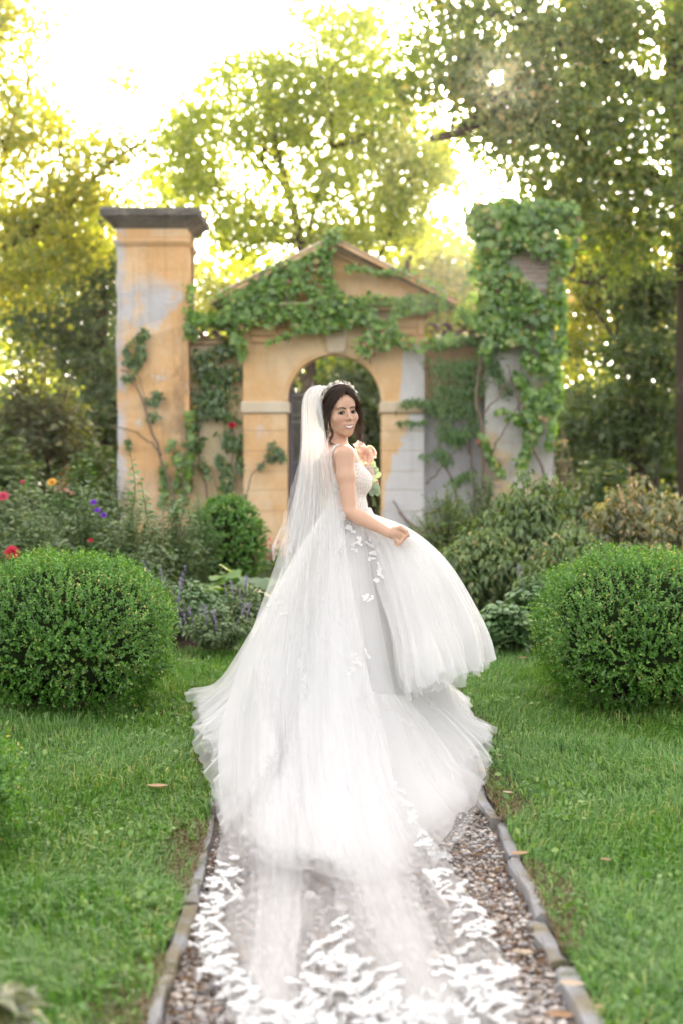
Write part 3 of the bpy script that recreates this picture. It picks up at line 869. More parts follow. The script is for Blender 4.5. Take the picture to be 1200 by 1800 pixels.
MAT['lf_grey'] = leaf_mat('leaf_grey_shrub', [(0, (0.04,0.06,0.025)), (0.6, (0.075,0.10,0.04)), (1, (0.15,0.15,0.06))], 0.42, (1.9,1.7,0.5), 0.05, 0.5, 0.4, 0.8)

def proj(P):
    c, s = math.cos(PITCH), math.sin(PITCH)
    d = P - np.array([0, 0, CAMH])
    f = d[:,1]*c - d[:,2]*s; u = d[:,1]*s + d[:,2]*c
    return 600 + FPX*d[:,0]/f, 900 - FPX*u/f
SUN_LINE = np.array(sun_dir)
GAPS = [((0.0, 0.0, CAMH), 0.14), ((0.10, 7.0, 1.58), 0.26), ((0.27, 6.8, 0.86), 0.13)]  # leaves are cut away along these rays to let the sun through
def gap_keep(P):
    """chance openings through the crowns along the sun's direction: to the path, and to the bride's hair and skirt"""
    keep = np.ones(len(P), bool)
    for o, rad_ in GAPS:
        d = P - np.array(o); a = d @ SUN_LINE
        r = np.linalg.norm(d - a[:,None]*SUN_LINE, axis=1)
        keep &= ~((r < rad_) & (a > 0))
    return keep

def tree(name, label, base, trunk, trunk_r, crowns, mat, leaf=0.12, bark='bark', seed=0, ncl=160, per=150, spread=0.42, nbr=40, group='trees behind the gateway', flat=0.7, limbs=(), tpl=T_RHOMB, sidez=0.0):
    """crowns: ellipsoids (cx,cy,cz,rx,ry,rz,weight); leaves sit in clumps at the ends of branches"""
    rng = np.random.default_rng(seed)
    root = empty(name, base, label, 'tree', group)
    tk = curve(trunk, 14)
    mb = MB()
    taper = np.linspace(1.0, 0.35, 14); taper[0] = 1.35
    mb.tube(tk, trunk_r * taper, 10)
    ws = np.array([c[6] for c in crowns], float); ws /= ws.sum()
    C = []
    for c, w_ in zip(crowns, ws):
        n = max(3, int(round(ncl * w_)))
        d = unit(rng.normal(0, 1, (n, 3))) * (rng.random((n, 1)) ** 0.42)
        C.append(np.array(c[:3]) + d * np.array(c[3:6]))
    C = np.concatenate(C)
    for lm in limbs:
        q = curve(lm[0], 12); mb.tube(q, np.linspace(lm[1], lm[1]*0.35, 12), 8)
    # branches from the trunk to a choice of clumps
    pick = rng.choice(len(C), min(nbr, len(C)), replace=False)
    allp = [tk] + [curve(l[0], 12) for l in limbs]
    allp = np.concatenate(allp)
    for i in pick:
        e = C[i]
        low = allp[allp[:,2] < e[2] + 0.6]
        if len(low) < 2: low = allp
        dd = np.linalg.norm(low - e, axis=1) + 0.6*np.maximum(0, low[:,2] - e[2] + 0.5)
        s = low[np.argmin(dd + rng.uniform(0, 0.8, len(dd)))]
        L_ = np.linalg.norm(e - s)
        m1 = s + (e - s)*0.4 + rng.normal(0, 0.10, 3)*L_ + [0, 0, 0.05*L_]
        m2 = s + (e - s)*0.75 + rng.normal(0, 0.06, 3)*L_
        r0 = min(trunk_r*0.38, 0.012 + 0.016*L_)
        mb.tube(curve([s, m1, m2, e], 7), np.linspace(r0, 0.008, 7), 5, False)
    mb.build('trunk', MAT[bark], root, True)
    cnt = rng.poisson(per, len(C))
    idx = np.repeat(np.arange(len(C)), cnt)
    sp_ = spread * rng.uniform(0.6, 1.35, len(C))
    P = C[idx] + rng.normal(0, 1, (len(idx), 3)) * np.stack([sp_, sp_, sp_*flat], 1)[idx]
    k = gap_keep(P) & (P[:,2] > 0.15)
    P = P[k]; n = len(P)
    tip = rdir(n, (0, 0, -0.5), rng); nn = rdir(n, (0, -0.25, 0.8), rng)
    V, F = scatter(tpl, P, tip, nn, leaf * rng.uniform(0.6, 1.35, n))
    tag(mesh_np('crown', V, F, MAT[mat], root), kind='stuff')
    return root
def E(px, py, Y, rx, ry, rz, w_):      # crown lobe given by where it shows and its radii in metres
    p = at(px, py, Y); return (p[0], p[1], p[2], rx, ry, rz, w_)
def GP(px, Y): return (float(at(px, 800, Y)[0]), Y, 0.0)

# 1 the big dark tree at the right edge
YB = 23.5
bx = at(1228, 700, YB)[0]
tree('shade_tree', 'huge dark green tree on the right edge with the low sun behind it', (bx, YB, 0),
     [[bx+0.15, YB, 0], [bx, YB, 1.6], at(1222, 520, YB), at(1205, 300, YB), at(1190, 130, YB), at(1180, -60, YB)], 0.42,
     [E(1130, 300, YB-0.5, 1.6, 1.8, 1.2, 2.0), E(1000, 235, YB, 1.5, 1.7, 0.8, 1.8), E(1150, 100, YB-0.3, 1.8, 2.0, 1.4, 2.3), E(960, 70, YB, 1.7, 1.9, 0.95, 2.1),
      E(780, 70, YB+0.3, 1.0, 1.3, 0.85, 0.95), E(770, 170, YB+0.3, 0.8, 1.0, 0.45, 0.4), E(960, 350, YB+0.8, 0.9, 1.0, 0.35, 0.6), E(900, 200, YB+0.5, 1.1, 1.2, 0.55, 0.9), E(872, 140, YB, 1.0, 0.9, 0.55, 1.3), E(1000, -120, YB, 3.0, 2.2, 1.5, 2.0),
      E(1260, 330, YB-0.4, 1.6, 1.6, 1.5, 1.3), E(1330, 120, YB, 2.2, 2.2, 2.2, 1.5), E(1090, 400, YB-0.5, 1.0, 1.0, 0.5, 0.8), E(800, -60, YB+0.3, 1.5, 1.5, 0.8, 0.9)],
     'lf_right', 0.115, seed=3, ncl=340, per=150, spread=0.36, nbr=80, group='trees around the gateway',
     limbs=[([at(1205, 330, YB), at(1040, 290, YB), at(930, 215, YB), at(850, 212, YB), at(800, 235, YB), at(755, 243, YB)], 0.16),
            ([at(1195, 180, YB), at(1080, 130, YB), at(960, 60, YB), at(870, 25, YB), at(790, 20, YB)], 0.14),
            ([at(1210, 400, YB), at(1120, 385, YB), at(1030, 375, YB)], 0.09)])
# 2 two slim trees in the middle, behind the arch
YC = 29.0
tree('slim_tree', 'light green many-stemmed tree rising behind the left half of the arch', GP(545, YC),
     [GP(552, YC), at(545, 600, YC), at(528, 420, YC), at(505, 330, YC), at(480, 230, YC), at(468, 120, YC)], 0.13,
     [E(470, 200, YC, 1.15, 1.3, 1.05, 1.7), E(385, 330, YC, 0.95, 1.2, 0.75, 1.1), E(560, 190, YC, 1.0, 1.2, 1.0, 1.4), E(430, 420, YC, 1.1, 1.1, 0.6, 1.1), E(560, 330, YC, 1.0, 1.1, 0.75, 1.1), E(345, 210, YC, 0.75, 0.8, 0.5, 0.7), E(320, 290, YC, 0.6, 0.7, 0.5, 0.6), E(640, 130, YC, 0.7, 0.8, 0.7, 0.7), E(570, 60, YC, 0.6, 0.7, 0.4, 0.4), E(690, 220, YC+1, 0.8, 0.8, 0.8, 0.8), E(290, 230, YC, 0.35, 0.5, 0.25, 0.25), E(400, 130, YC, 0.5, 0.6, 0.35, 0.3), E(640, 40, YC, 0.4, 0.5, 0.5, 0.3),
      E(475, 115, YC, 0.6, 0.8, 0.4, 0.5), E(560, 430, YC+0.5, 1.0, 1.0, 0.5, 0.8), E(300, 360, YC+0.5, 0.35, 0.5, 0.3, 0.2)],
     'lf_mid', 0.115, seed=5, ncl=300, per=95, spread=0.36, nbr=46,
     limbs=[([at(530, 430, YC), at(500, 330, YC), at(440, 260, YC), at(400, 200, YC)], 0.055), ([at(535, 440, YC), at(560, 340, YC), at(585, 250, YC), at(570, 150, YC)], 0.05),
            ([at(520, 400, YC), at(450, 380, YC), at(385, 330, YC)], 0.045)])
YD = 31.0
tree('slim_tree', 'thin yellow-green tree with bare leaning stems behind the right half of the arch', GP(655, YD),
     [GP(650, YD), at(655, 600, YD), at(640, 420, YD), at(618, 330, YD), at(580, 230, YD), at(560, 120, YD)], 0.10,
     [E(660, 290, YD, 1.0, 1.1, 0.9, 1.3), E(640, 190, YD, 0.9, 1.0, 0.7, 0.8), E(590, 120, YD, 0.5, 0.8, 0.4, 0.35), E(620, 60, YD, 0.45, 0.6, 0.4, 0.25), E(720, 380, YD, 0.8, 1.0, 0.7, 0.9), E(640, 400, YD, 0.8, 1.0, 0.5, 0.6), E(545, 20, YD, 0.45, 0.6, 0.25, 0.2), E(760,300,YD,0.5,0.8,0.5,0.4)],
     'lf_mid', 0.115, seed=6, ncl=145, per=95, spread=0.36, nbr=34,
     limbs=[([at(650, 480, YD), at(690, 400, YD), at(720, 330, YD), at(750, 250, YD)], 0.045), ([at(645, 440, YD), at(600, 360, YD), at(580, 290, YD)], 0.045)])
YE = 33.0
tree('leaning_sapling', 'thin dark leaning stem with sparse leaves left of the creeper pillar', GP(712, YE),
     [GP(700, YE), at(712, 520, YE), at(722, 440, YE), at(745, 370, YE), at(762, 290, YE), at(770, 230, YE)], 0.085,
     [E(765, 270, YE, 0.6, 0.8, 0.5, 0.6), E(720, 330, YE, 0.6, 0.8, 0.45, 0.6), E(800, 330, YE, 0.35, 0.6, 0.3, 0.2), E(690, 250, YE, 0.5, 0.6, 0.4, 0.4)],
     'lf_yel', 0.11, seed=8, ncl=42, per=90, spread=0.33, nbr=14)
# 3 left side: a bright yellow-green tree
YF = 27.0
tree('yellow_tree', 'bright yellow-green tree at the top left edge of the garden', GP(-90, YF),
     [GP(-90, YF), at(-85, 640, YF), at(-60, 480, YF), at(-50, 300, YF), at(-30, 150, YF), at(-10, 0, YF)], 0.24,
     [E(60, 240, YF, 1.0, 1.2, 0.65, 1.0), E(20, 130, YF, 0.85, 1.1, 0.75, 0.8), E(20, 30, YF, 0.9, 1.0, 0.6, 0.75), E(110, 330, YF, 1.1, 1.2, 0.5, 1.05), E(190, 270, YF, 0.75, 0.9, 0.26, 0.5), E(40, 400, YF, 1.1, 1.1, 0.65, 1.3), E(-80, 200, YF, 1.3, 1.5, 1.8, 1.3),
      E(30, 490, YF-0.4, 0.8, 0.9, 0.5, 0.9), E(-90, 0, YF, 1.5, 1.5, 1.2, 0.8), E(215, 145, YF, 0.4, 0.5, 0.14, 0.10), E(140, 430, YF+0.6, 0.8, 0.9, 0.5, 0.7)],
     'lf_yel', 0.115, seed=11, ncl=195, per=95, spread=0.33, nbr=50, flat=0.6, group='trees around the gateway',
     limbs=[([at(-60, 480, YF), at(0, 442, YF), at(60, 405, YF), at(115, 368, YF), at(190, 290, YF), at(262, 245, YF)], 0.085), ([at(-60, 420, YF), at(20, 418, YF), at(75, 385, YF), at(130, 320, YF)], 0.05),
            ([at(-55, 540, YF), at(0, 515, YF), at(40, 500, YF), at(75, 498, YF)], 0.04), ([at(-50, 380, YF), at(-5, 330, YF), at(20, 220, YF), at(60, 130, YF)], 0.06)])
# 4 dark trees left, behind the weathered pillar
YG = 30.0
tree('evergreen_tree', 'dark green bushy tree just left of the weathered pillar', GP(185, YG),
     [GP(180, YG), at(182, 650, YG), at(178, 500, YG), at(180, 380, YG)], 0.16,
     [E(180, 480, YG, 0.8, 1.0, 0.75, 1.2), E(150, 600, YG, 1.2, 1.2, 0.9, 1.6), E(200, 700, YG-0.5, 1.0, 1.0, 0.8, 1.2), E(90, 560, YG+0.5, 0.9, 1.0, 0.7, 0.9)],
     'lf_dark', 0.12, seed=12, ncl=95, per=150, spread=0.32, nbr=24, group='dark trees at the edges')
YH = 34.0
tree('bare_top_tree', 'thin tree with sparse twigs seen against white sky left of pillar', GP(165, YH),
     [GP(170, YH), at(168, 500, YH), at(165, 400, YH), at(160, 300, YH)], 0.09,
     [E(150, 380, YH, 1.1, 1.2, 0.75, 1.0), E(110, 470, YH, 1.0, 1.0, 0.6, 0.9), E(250, 340, YH, 0.5, 0.5, 0.28, 0.25), E(300, 330, YH, 0.4, 0.4, 0.3, 0.2)],
     'lf_mid', 0.11, seed=13, ncl=70, per=75, spread=0.33, nbr=26)
YI = 27.5
tree('side_tree', 'small tree with forked dark trunk and glowing yellow leaves right of creeper pillar', GP(1150, YI),
     [GP(1150, YI), at(1125, 640, YI), at(1090, 560, YI), at(1055, 500, YI), at(1042, 450, YI)], 0.15,
     [E(1040, 520, YI+2.5, 0.9, 0.8, 0.85, 1.3), E(1075, 440, YI+2, 0.9, 0.9, 0.35, 0.7), E(1010, 600, YI+2.5, 0.6, 0.6, 0.35, 0.5), E(1000, 450, YI+2, 0.5, 0.6, 0.4, 0.5), E(1110, 560, YI+2, 0.6, 0.6, 0.6, 0.4)],
     'lf_yel', 0.12, seed=14, ncl=78, per=110, spread=0.30, nbr=20, group='trees around the gateway',
     limbs=[([at(1055, 500, YI), at(1020, 495, YI), at(985, 485, YI)], 0.05)])
tree('evergreen_tree', 'dark leafy understorey tree between creeper pillar and big right trunk', GP(1110, 26.0),
     [GP(1120, 26), at(1118, 700, 26), at(1120, 600, 26), at(1125, 500, 26)], 0.12,
     [E(1140, 520, 25.5, 0.6, 0.8, 0.55, 0.9), E(1130, 640, 25, 0.65, 0.8, 0.5, 0.9), E(1060, 730, 26, 1.0, 0.9, 0.6, 1.3), E(1150, 760, 26, 0.7, 0.8, 0.6, 0.8), E(1110, 430, 26, 0.6, 0.6, 0.16, 0.4), E(1250, 600, 26, 0.9, 0.9, 1.2, 0.9)],
     'lf_dark', 0.13, seed=15, ncl=110, per=120, spread=0.28, nbr=24, group='dark trees at the edges')

# a far wood closes the view behind everything (one mass)
def wood(name, label, lobes, mat, n, leaf, seed):
    rng = np.random.default_rng(seed)
    ws = np.array([l[6] for l in lobes], float); ws /= ws.sum()
    P = []
    for l, w_ in zip(lobes, ws):
        m = int(n*w_); ncl = max(4, m//70)
        C = np.array(l[:3]) + unit(rng.normal(0, 1, (ncl, 3)))*(rng.random((ncl, 1))**0.4)*np.array(l[3:6])
        P.append(C[rng.integers(0, ncl, m)] + rng.normal(0, 1, (m, 3))*np.array([0.5, 0.5, 0.38]))
    P = np.concatenate(P); P = P[(P[:,2] > 0.1) & gap_keep(P)]; m = len(P)
    V, F = scatter(T_RHOMB, P, rdir(m, (0,0,-0.5), rng), rdir(m, (0,-0.3,0.6), rng), leaf*rng.uniform(0.6, 1.4, m))
    return tag(mesh_np(name, V, F, MAT[mat]), label, 'woodland', kind='stuff')
lob = []
rg = np.random.default_rng(77)
for px in range(-300, 1560, 75):
    h = 610 + rg.uniform(-45, 45)
    lob.append(E(px, h + 60, 46 + rg.uniform(-3, 5), 2.2, 2.0, 2.4, 1.6))
    lob.append(E(px + 30, 790, 40 + rg.uniform(-2, 3), 1.9, 1.5, 1.7, 1.3))
wood('far_wood', 'hazy green wood closing the view far behind the gateway', lob, 'lf_mid', 70000, 0.21, 31)
lob = []
for px, py, rz in ((770, 440, 1.0), (800, 480, 1.4), (740, 500, 1.6), (690, 480, 1.2), (840, 540, 1.6), (800, 560, 1.5), (770, 540, 1.2), (1010, 640, 1.2), (620, 520, 1.2), (560, 560, 1.5), (480, 560, 1.5), (420, 520, 1.2), (360, 500, 1.3), (20, 560, 1.8), (90, 500, 1.6), (1000, 540, 1.8), (1060, 480, 1.5), (1150, 520, 1.5), (30, 420, 1.5)):
    lob.append(E(px, py, 43, 1.5, 1.3, rz, 1.0))
wood('sunlit_wood', 'sunlit yellow-green treetops glowing behind the gable and the pillars', lob, 'lf_yel', 40000, 0.17, 32)
# dark hedge seen through the arch and to both sides
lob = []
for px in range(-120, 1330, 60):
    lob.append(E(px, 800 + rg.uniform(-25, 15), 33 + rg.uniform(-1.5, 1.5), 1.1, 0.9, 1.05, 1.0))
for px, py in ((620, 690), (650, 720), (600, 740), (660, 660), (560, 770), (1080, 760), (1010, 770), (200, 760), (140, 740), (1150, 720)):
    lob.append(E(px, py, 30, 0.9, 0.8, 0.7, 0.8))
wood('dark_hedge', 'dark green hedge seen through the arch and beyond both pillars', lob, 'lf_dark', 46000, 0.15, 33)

# ------------------------------------------------------------------ clipped box balls
MAT['box'] = leaf_mat('box_leaf', [(0, (0.022,0.068,0.010)), (0.45, (0.045,0.125,0.016)), (0.85, (0.080,0.185,0.026)), (0.97, (0.14,0.23,0.04)), (1, (0.30,0.26,0.10))], 0.32, (1.8,1.6,0.5), 0.045, 0.35, 0.45, 4.0, gain=1.9)
MAT['box_core'] = plain('core_shade', (0.018, 0.028, 0.010), 0.95, 0.5, 20, 0.05)  # shade inside the bush put into the colour
def box_ball(name, label, cx_, cy_, rx, ry, h, nspr, seed, leaf=0.019, expo=2.5, group='clipped box balls on the lawn', flat_top=True):
    rng = np.random.default_rng(seed)
    root = empty(name, (cx_, cy_, 0), label, 'bush', group)
    # superellipsoid surface points
    d = unit(rng.normal(0, 1, (nspr*2, 3))); d = d[d[:,2] > -0.75][:nspr]
    k = (np.abs(d[:,0])**expo + np.abs(d[:,1])**expo + np.abs(d[:,2])**expo) ** (-1/expo)
    bump = 1 + 0.035*np.sin(d[:,0]*9+seed)*np.sin(d[:,1]*8) + 0.03*np.sin(d[:,2]*11+d[:,0]*6)
    c0 = np.array([cx_, cy_, h*0.50])
    S = c0 + d*k[:,None]*bump[:,None]*np.array([rx, ry, h*0.50])
    n0 = unit(d*k[:,None]/np.array([rx, ry, h*0.5]))
    up = unit(n0 + np.array([0, 0, 0.55]) + rng.normal(0, 0.25, n0.shape))
    up[n0[:,2] < -0.3] = unit(n0 + rng.normal(0, 0.4, n0.shape))[n0[:,2] < -0.3]
    hole = (np.sin(S[:,0]*13+seed)*np.sin(S[:,2]*15+2)*np.sin(S[:,1]*11) > 0.42) & (rng.random(len(S)) < 0.3)
    S, n0, up = S[~hole], n0[~hole], up[~hole]
    Ls = rng.uniform(0.03, 0.085, len(S))*np.where(rng.random(len(S)) < 0.06, 1.6, 1.0)
    base = S - n0*rng.uniform(-0.012, 0.075, len(S))[:,None]
    m = 9
    tt = np.linspace(0.1, 1.0, m)
    P = base[:,None,:] + up[:,None,:]*(Ls[:,None]*tt[None,:])[:,:,None]
    P = P.reshape(-1, 3); n = len(P); U = np.repeat(up, m, 0)
    side = unit(np.cross(U, rdir(n, (0,0,0), rng)))
    tip = unit(side + U*rng.uniform(0.35, 1.1, n)[:,None]); nn = unit(U - side*0.5 + rng.normal(0, 0.3, (n,3)))
    ok = P[:,2] > 0.02
    V, F = scatter(T_RHOMB, P[ok], tip[ok], nn[ok], leaf*rng.uniform(0.6, 1.15, ok.sum()), 0.95)
    tag(mesh_np('foliage', V, F, MAT['box'], root), kind='stuff')
    # dark opaque shell added inside to block light, its colour standing for inner shade
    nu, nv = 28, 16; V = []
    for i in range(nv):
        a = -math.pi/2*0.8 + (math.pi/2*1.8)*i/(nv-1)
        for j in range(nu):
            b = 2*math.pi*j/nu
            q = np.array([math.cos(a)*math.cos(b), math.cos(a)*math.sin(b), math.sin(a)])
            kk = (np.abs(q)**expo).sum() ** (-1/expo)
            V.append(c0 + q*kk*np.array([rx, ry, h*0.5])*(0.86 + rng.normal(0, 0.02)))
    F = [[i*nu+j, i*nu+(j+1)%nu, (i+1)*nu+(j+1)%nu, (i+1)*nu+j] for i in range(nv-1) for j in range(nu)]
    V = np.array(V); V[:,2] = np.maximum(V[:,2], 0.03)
    mesh_np('shade_core', V, np.array(F), MAT['box_core'], root)
    mb = MB()
    for _ in range(70):
        a = rng.uniform(0, 6.28); rr_ = rng.uniform(0.5, 0.97)
        e = c0 + np.array([math.cos(a)*rx*rr_, math.sin(a)*ry*rr_, -h*rng.uniform(0.05, 0.40)])
        s = np.array([cx_ + math.cos(a)*rx*0.25, cy_ + math.sin(a)*ry*0.25, 0.0])
        mb.tube(curve([s, (s+e)/2 + rng.normal(0, 0.03, 3), e], 6), np.linspace(0.008, 0.003, 6), 4, False)
    mb.build('stem', MAT['vine'], root)
    return root
box_ball('box_bush', 'clipped box ball at the left with a red rose showing above it', at(120, 1100, 7.95)[0], 7.95, 0.55, 0.54, 0.83, 6800, 41)
box_ball('box_bush', 'clipped box ball at the right edge beside the lawn', at(1126, 1100, 8.05)[0], 8.05, 0.555, 0.55, 0.845, 6800, 42)
box_ball('box_bush', 'sliver of small box bush cut by the left edge in the foreground', -1.46, 5.05, 0.26, 0.30, 0.44, 1600, 43)
# ------------------------------------------------------------------ climbers
MAT['ivy'] = leaf_mat('ivy_leaf', [(0, (0.040,0.100,0.016)), (0.5, (0.092,0.195,0.026)), (0.9, (0.155,0.27,0.040)), (0.985, (0.23,0.29,0.05)), (1, (0.28,0.07,0.05))], 0.34, (1.9,1.7,0.5), 0.06, 0.4, 0.3, 2.0)
MAT['creeper'] = leaf_mat('creeper_leaf', [(0, (0.045,0.110,0.020)), (0.5, (0.098,0.195,0.032)), (0.9, (0.165,0.265,0.050)), (0.97, (0.25,0.26,0.07)), (1, (0.28,0.07,0.06))], 0.36, (1.9,1.7,0.5), 0.06, 0.4, 0.3, 2.0)
MAT['rose_leaf'] = leaf_mat('rose_leaf', [(0, (0.028,0.070,0.020)), (0.55, (0.055,0.120,0.030)), (0.92, (0.095,0.16,0.04)), (1, (0.28,0.22,0.04))], 0.32, (1.9,1.7,0.5), 0.07, 0.4, 0.3, 2.0)
MAT['jasmine'] = leaf_mat('jasmine_leaf', [(0, (0.028,0.080,0.020)), (0.6, (0.055,0.130,0.030)), (1, (0.10,0.18,0.04))], 0.32, (1.9,1.7,0.5), 0.05, 0.4, 0.4, 1.5)
MAT['red_petal'] = petal_mat('red_petal', (0.50, 0.004, 0.03), (0.62, 0.012, 0.06))
MAT['pink_petal'] = petal_mat('pink_petal', (0.60, 0.05, 0.12), (0.70, 0.12, 0.2))

def along(lines, Y, n, rng, yoff=(0.03, 0.22)):
    """sample points along (pixel polyline, radius in pixels) strokes on the wall plane at distance Y"""
    w_ = []
    for pts, r in lines:
        p = np.array(pts, float); w_.append(np.linalg.norm(np.diff(p, axis=0), axis=1).sum() * r)
    w_ = np.array(w_) / sum(w_)
    out = []
    for (pts, r), ww in zip(lines, w_):
        m = max(2, int(n*ww)); c = curve(np.array(pts, float), 40)
        u = rng.random(m)*39; i = np.minimum(u.astype(int), 38); f = (u-i)[:,None]
        q = c[i]*(1-f) + c[i+1]*f
        a = rng.uniform(0, 6.28, m); rr_ = r*np.sqrt(rng.random(m))*rng.uniform(0.7, 1.25, m)
        q = q + np.stack([np.cos(a)*rr_, np.sin(a)*rr_], 1)
        for x, y in q:
            out.append(at(x, y, Y - rng.uniform(*yoff)))
    return np.array(out)

def climber(name, label, cat, lines, Y, n, size, tpl, mat, parts=0, seed=0, stems=(), yoff=(0.03, 0.22), droop=1.0, base=None, group=None, stem_r=0.014, stem_mat='vine'):
    rng = np.random.default_rng(seed)
    P = along(lines, Y, n, rng, yoff)
    m = len(P)
    b = base if base is not None else (P[:,0].mean(), Y, 0)
    root = empty(name, b, label, cat, group)
    tip = unit(rng.normal(0, 0.55, (m, 3)) + np.array([0, -0.35, -1.0*droop])); nn = unit(rng.normal(0, 0.42, (m, 3)) + np.array([0, -1.0, 0.55]))
    s = size*rng.lognormal(-0.08, 0.34, m).clip(0.35, 1.7)
    order = np.argsort(-(s - 0.25*(P[:,1]-Y)))      # the largest, nearest leaves become pieces of their own
    pi, ri = order[:parts], order[parts:]
    if parts:
        me = bpy.data.meshes.new('leaf'); me.from_pydata(tpl[0].tolist(), [], tpl[1].tolist()); me.materials.append(MAT[mat])
        for i in pi:
            d = tip[i]; x = np.cross(d, nn[i]); x /= np.linalg.norm(x)
            o = place(me, 'leaf', root, P[i], x, d)
            o.scale = (s[i],)*3
    V, F = scatter(tpl, P[ri], tip[ri], nn[ri], s[ri])
    tag(mesh_np('foliage', V, F, MAT[mat], root), kind='stuff')
    for st in stems:
        pts, r = st[0], st[1]
        c = curve(np.array([at(x, y, Y - 0.05 - (0.06 if len(st) < 3 else st[2])) for x, y in pts]), 16)
        c[1:-1] += rng.normal(0, 0.012, (14, 3))
        MB().tube(c, np.linspace(r, r*0.55, 16), 6).build('stem', MAT[stem_mat], root, True)
    return root
YW = YA - 0.02
climber('ivy', 'glossy green ivy spilling over the gable and arch top', 'ivy', [
    ([(385,528),(430,508),(480,478),(520,465)], 17), ([(395,545),(450,530),(500,505),(540,480)], 24), ([(430,520),(480,500),(530,490)], 20),
    ([(520,470),(545,450),(575,425),(588,410)], 10), ([(588,408),(580,430),(572,455),(578,480)], 14), ([(575,470),(580,500),(600,530),(640,548)], 15),
    ([(420,560),(480,552),(540,545),(600,540)], 17), ([(520,570),(570,572),(610,562),(650,550)], 13), ([(600,470),(635,470),(665,478)], 7),
    ([(665,478),(700,474),(735,487),(765,505),(782,520)], 8), ([(600,530),(650,525),(700,530),(740,525),(785,530)], 11), ([(690,545),(740,540),(790,536)], 9),
    ([(640,545),(655,570),(650,595),(625,612)], 17), ([(660,560),(665,590),(640,625)], 12), ([(680,560),(690,590),(660,610)], 12), ([(690,590),(730,605),(780,600),(800,590)], 12),
    ([(468,603),(490,595),(510,583)], 5), ([(540,500),(560,520),(590,545)], 12), ([(380,560),(410,556),(430,560)], 10), ([(700,545),(680,575)], 10), ([(555,560),(540,575),(515,582)], 8)],
    YW - 0.16, 5200, 0.060, T_IVY, 'ivy', 300, 51, [([(650, 640), (655, 600), (640, 560), (600, 530)], 0.012), ([(600, 530), (580, 480), (585, 430)], 0.010), ([(460, 560), (500, 530), (560, 500)], 0.010)], (0.0, 0.16))
climber('ivy', 'ivy heaped on the curled coping tiles beside the weathered pillar', 'ivy', [
    ([(338,555),(365,562),(400,560)], 11), ([(330,545),(334,570),(333,590)], 9), ([(336,500),(334,530)], 4), ([(405,575),(420,600),(425,620)], 9)],
    YW, 420, 0.085, T_IVY, 'ivy', 60, 52, [], (0.0, 0.22))
YQ = py0 + 0.02
climber('virginia_creeper', 'dense green creeper cloaking the top of the right pillar', 'creeper', [
    ([(828,372),(870,366),(920,362),(970,366),(1005,368)], 17), ([(830,400),(880,395),(930,392),(985,395)], 20), ([(840,430),(870,440),(900,420)], 22), ([(835,470),(870,480),(900,490)], 24),
    ([(960,420),(985,440),(982,480)], 16), ([(900,400),(940,425),(970,430)], 18), ([(975,470),(975,520),(968,560)], 13), ([(840,520),(880,530),(920,540),(950,550)], 24), ([(840,565),(880,575),(910,570)], 18),
    ([(880,600),(900,590),(935,590)], 14), ([(915,500),(935,520),(960,530)], 13), ([(950,570),(960,620),(965,660)], 14), ([(920,620),(945,650)], 12), ([(955,680),(950,720),(935,760)], 12), ([(905,660),(930,690),(925,730)], 11),
    ([(930,750),(925,790),(915,815)], 10), ([(960,700),(968,740),(965,790)], 7), ([(880,720),(915,735),(940,725)], 8), ([(870,560),(860,600),(850,620)], 12), ([(1005,370),(1015,395),(1010,430)], 8), ([(985,500),(988,560),(984,620)], 8), ([(975,600),(980,680),(975,720)], 7),
    ([(845,760),(860,800),(880,830)], 7)],
    YQ - 0.12, 6000, 0.082, T_LOBED, 'creeper', 300, 53, [([(968, 860), (930, 770), (905, 690), (890, 640)], 0.022), ([(850, 860), (846, 760), (835, 690), (848, 620)], 0.03), ([(845, 730), (880, 690), (920, 640)], 0.016),
     ([(862, 800), (905, 720), (945, 690)], 0.012), ([(890, 690), (860, 670), (830, 660)], 0.010)], (0.0, 0.28))
climber('jasmine', 'feathery dark green climber sprawling over the wall right of the arch', 'climber', [
    ([(770,600),(800,600),(840,590)], 10), ([(760,640),(800,650),(830,640)], 20), ([(770,680),(810,690),(845,670)], 20), ([(755,710),(790,720),(830,720)], 18), ([(700,712),(730,705),(755,710)], 8), ([(698,740),(725,742),(750,738)], 4),
    ([(775,750),(800,770),(840,740)], 16), ([(840,600),(860,620),(865,660)], 14), ([(765,790),(790,810)], 12), ([(790,850),(830,830)], 10), ([(755,800),(740,800)], 6), ([(800,540),(830,560),(860,540)], 16), ([(845,520),(870,545),(880,560)], 16), ([(775,880),(800,900)], 12), ([(870,640),(890,690)], 10)],
    YW + 0.05, 6800, 0.068, T_LANCE, 'jasmine', 0, 54, [([(800, 950), (800, 860), (770, 790), (790, 700), (800, 620)], 0.02), ([(815, 950), (835, 880), (826, 780), (842, 700)], 0.024), ([(700, 900), (745, 940), (790, 960)], 0.02), ([(690, 880), (725, 935), (740, 960)], 0.013),
     ([(748, 850), (770, 830), (790, 800), (820, 780)], 0.014), ([(745, 905), (775, 895), (800, 905)], 0.018), ([(822, 800), (812, 740), (820, 690)], 0.012), ([(775, 690), (772, 720), (790, 740)], 0.016)], (0.0, 0.35))
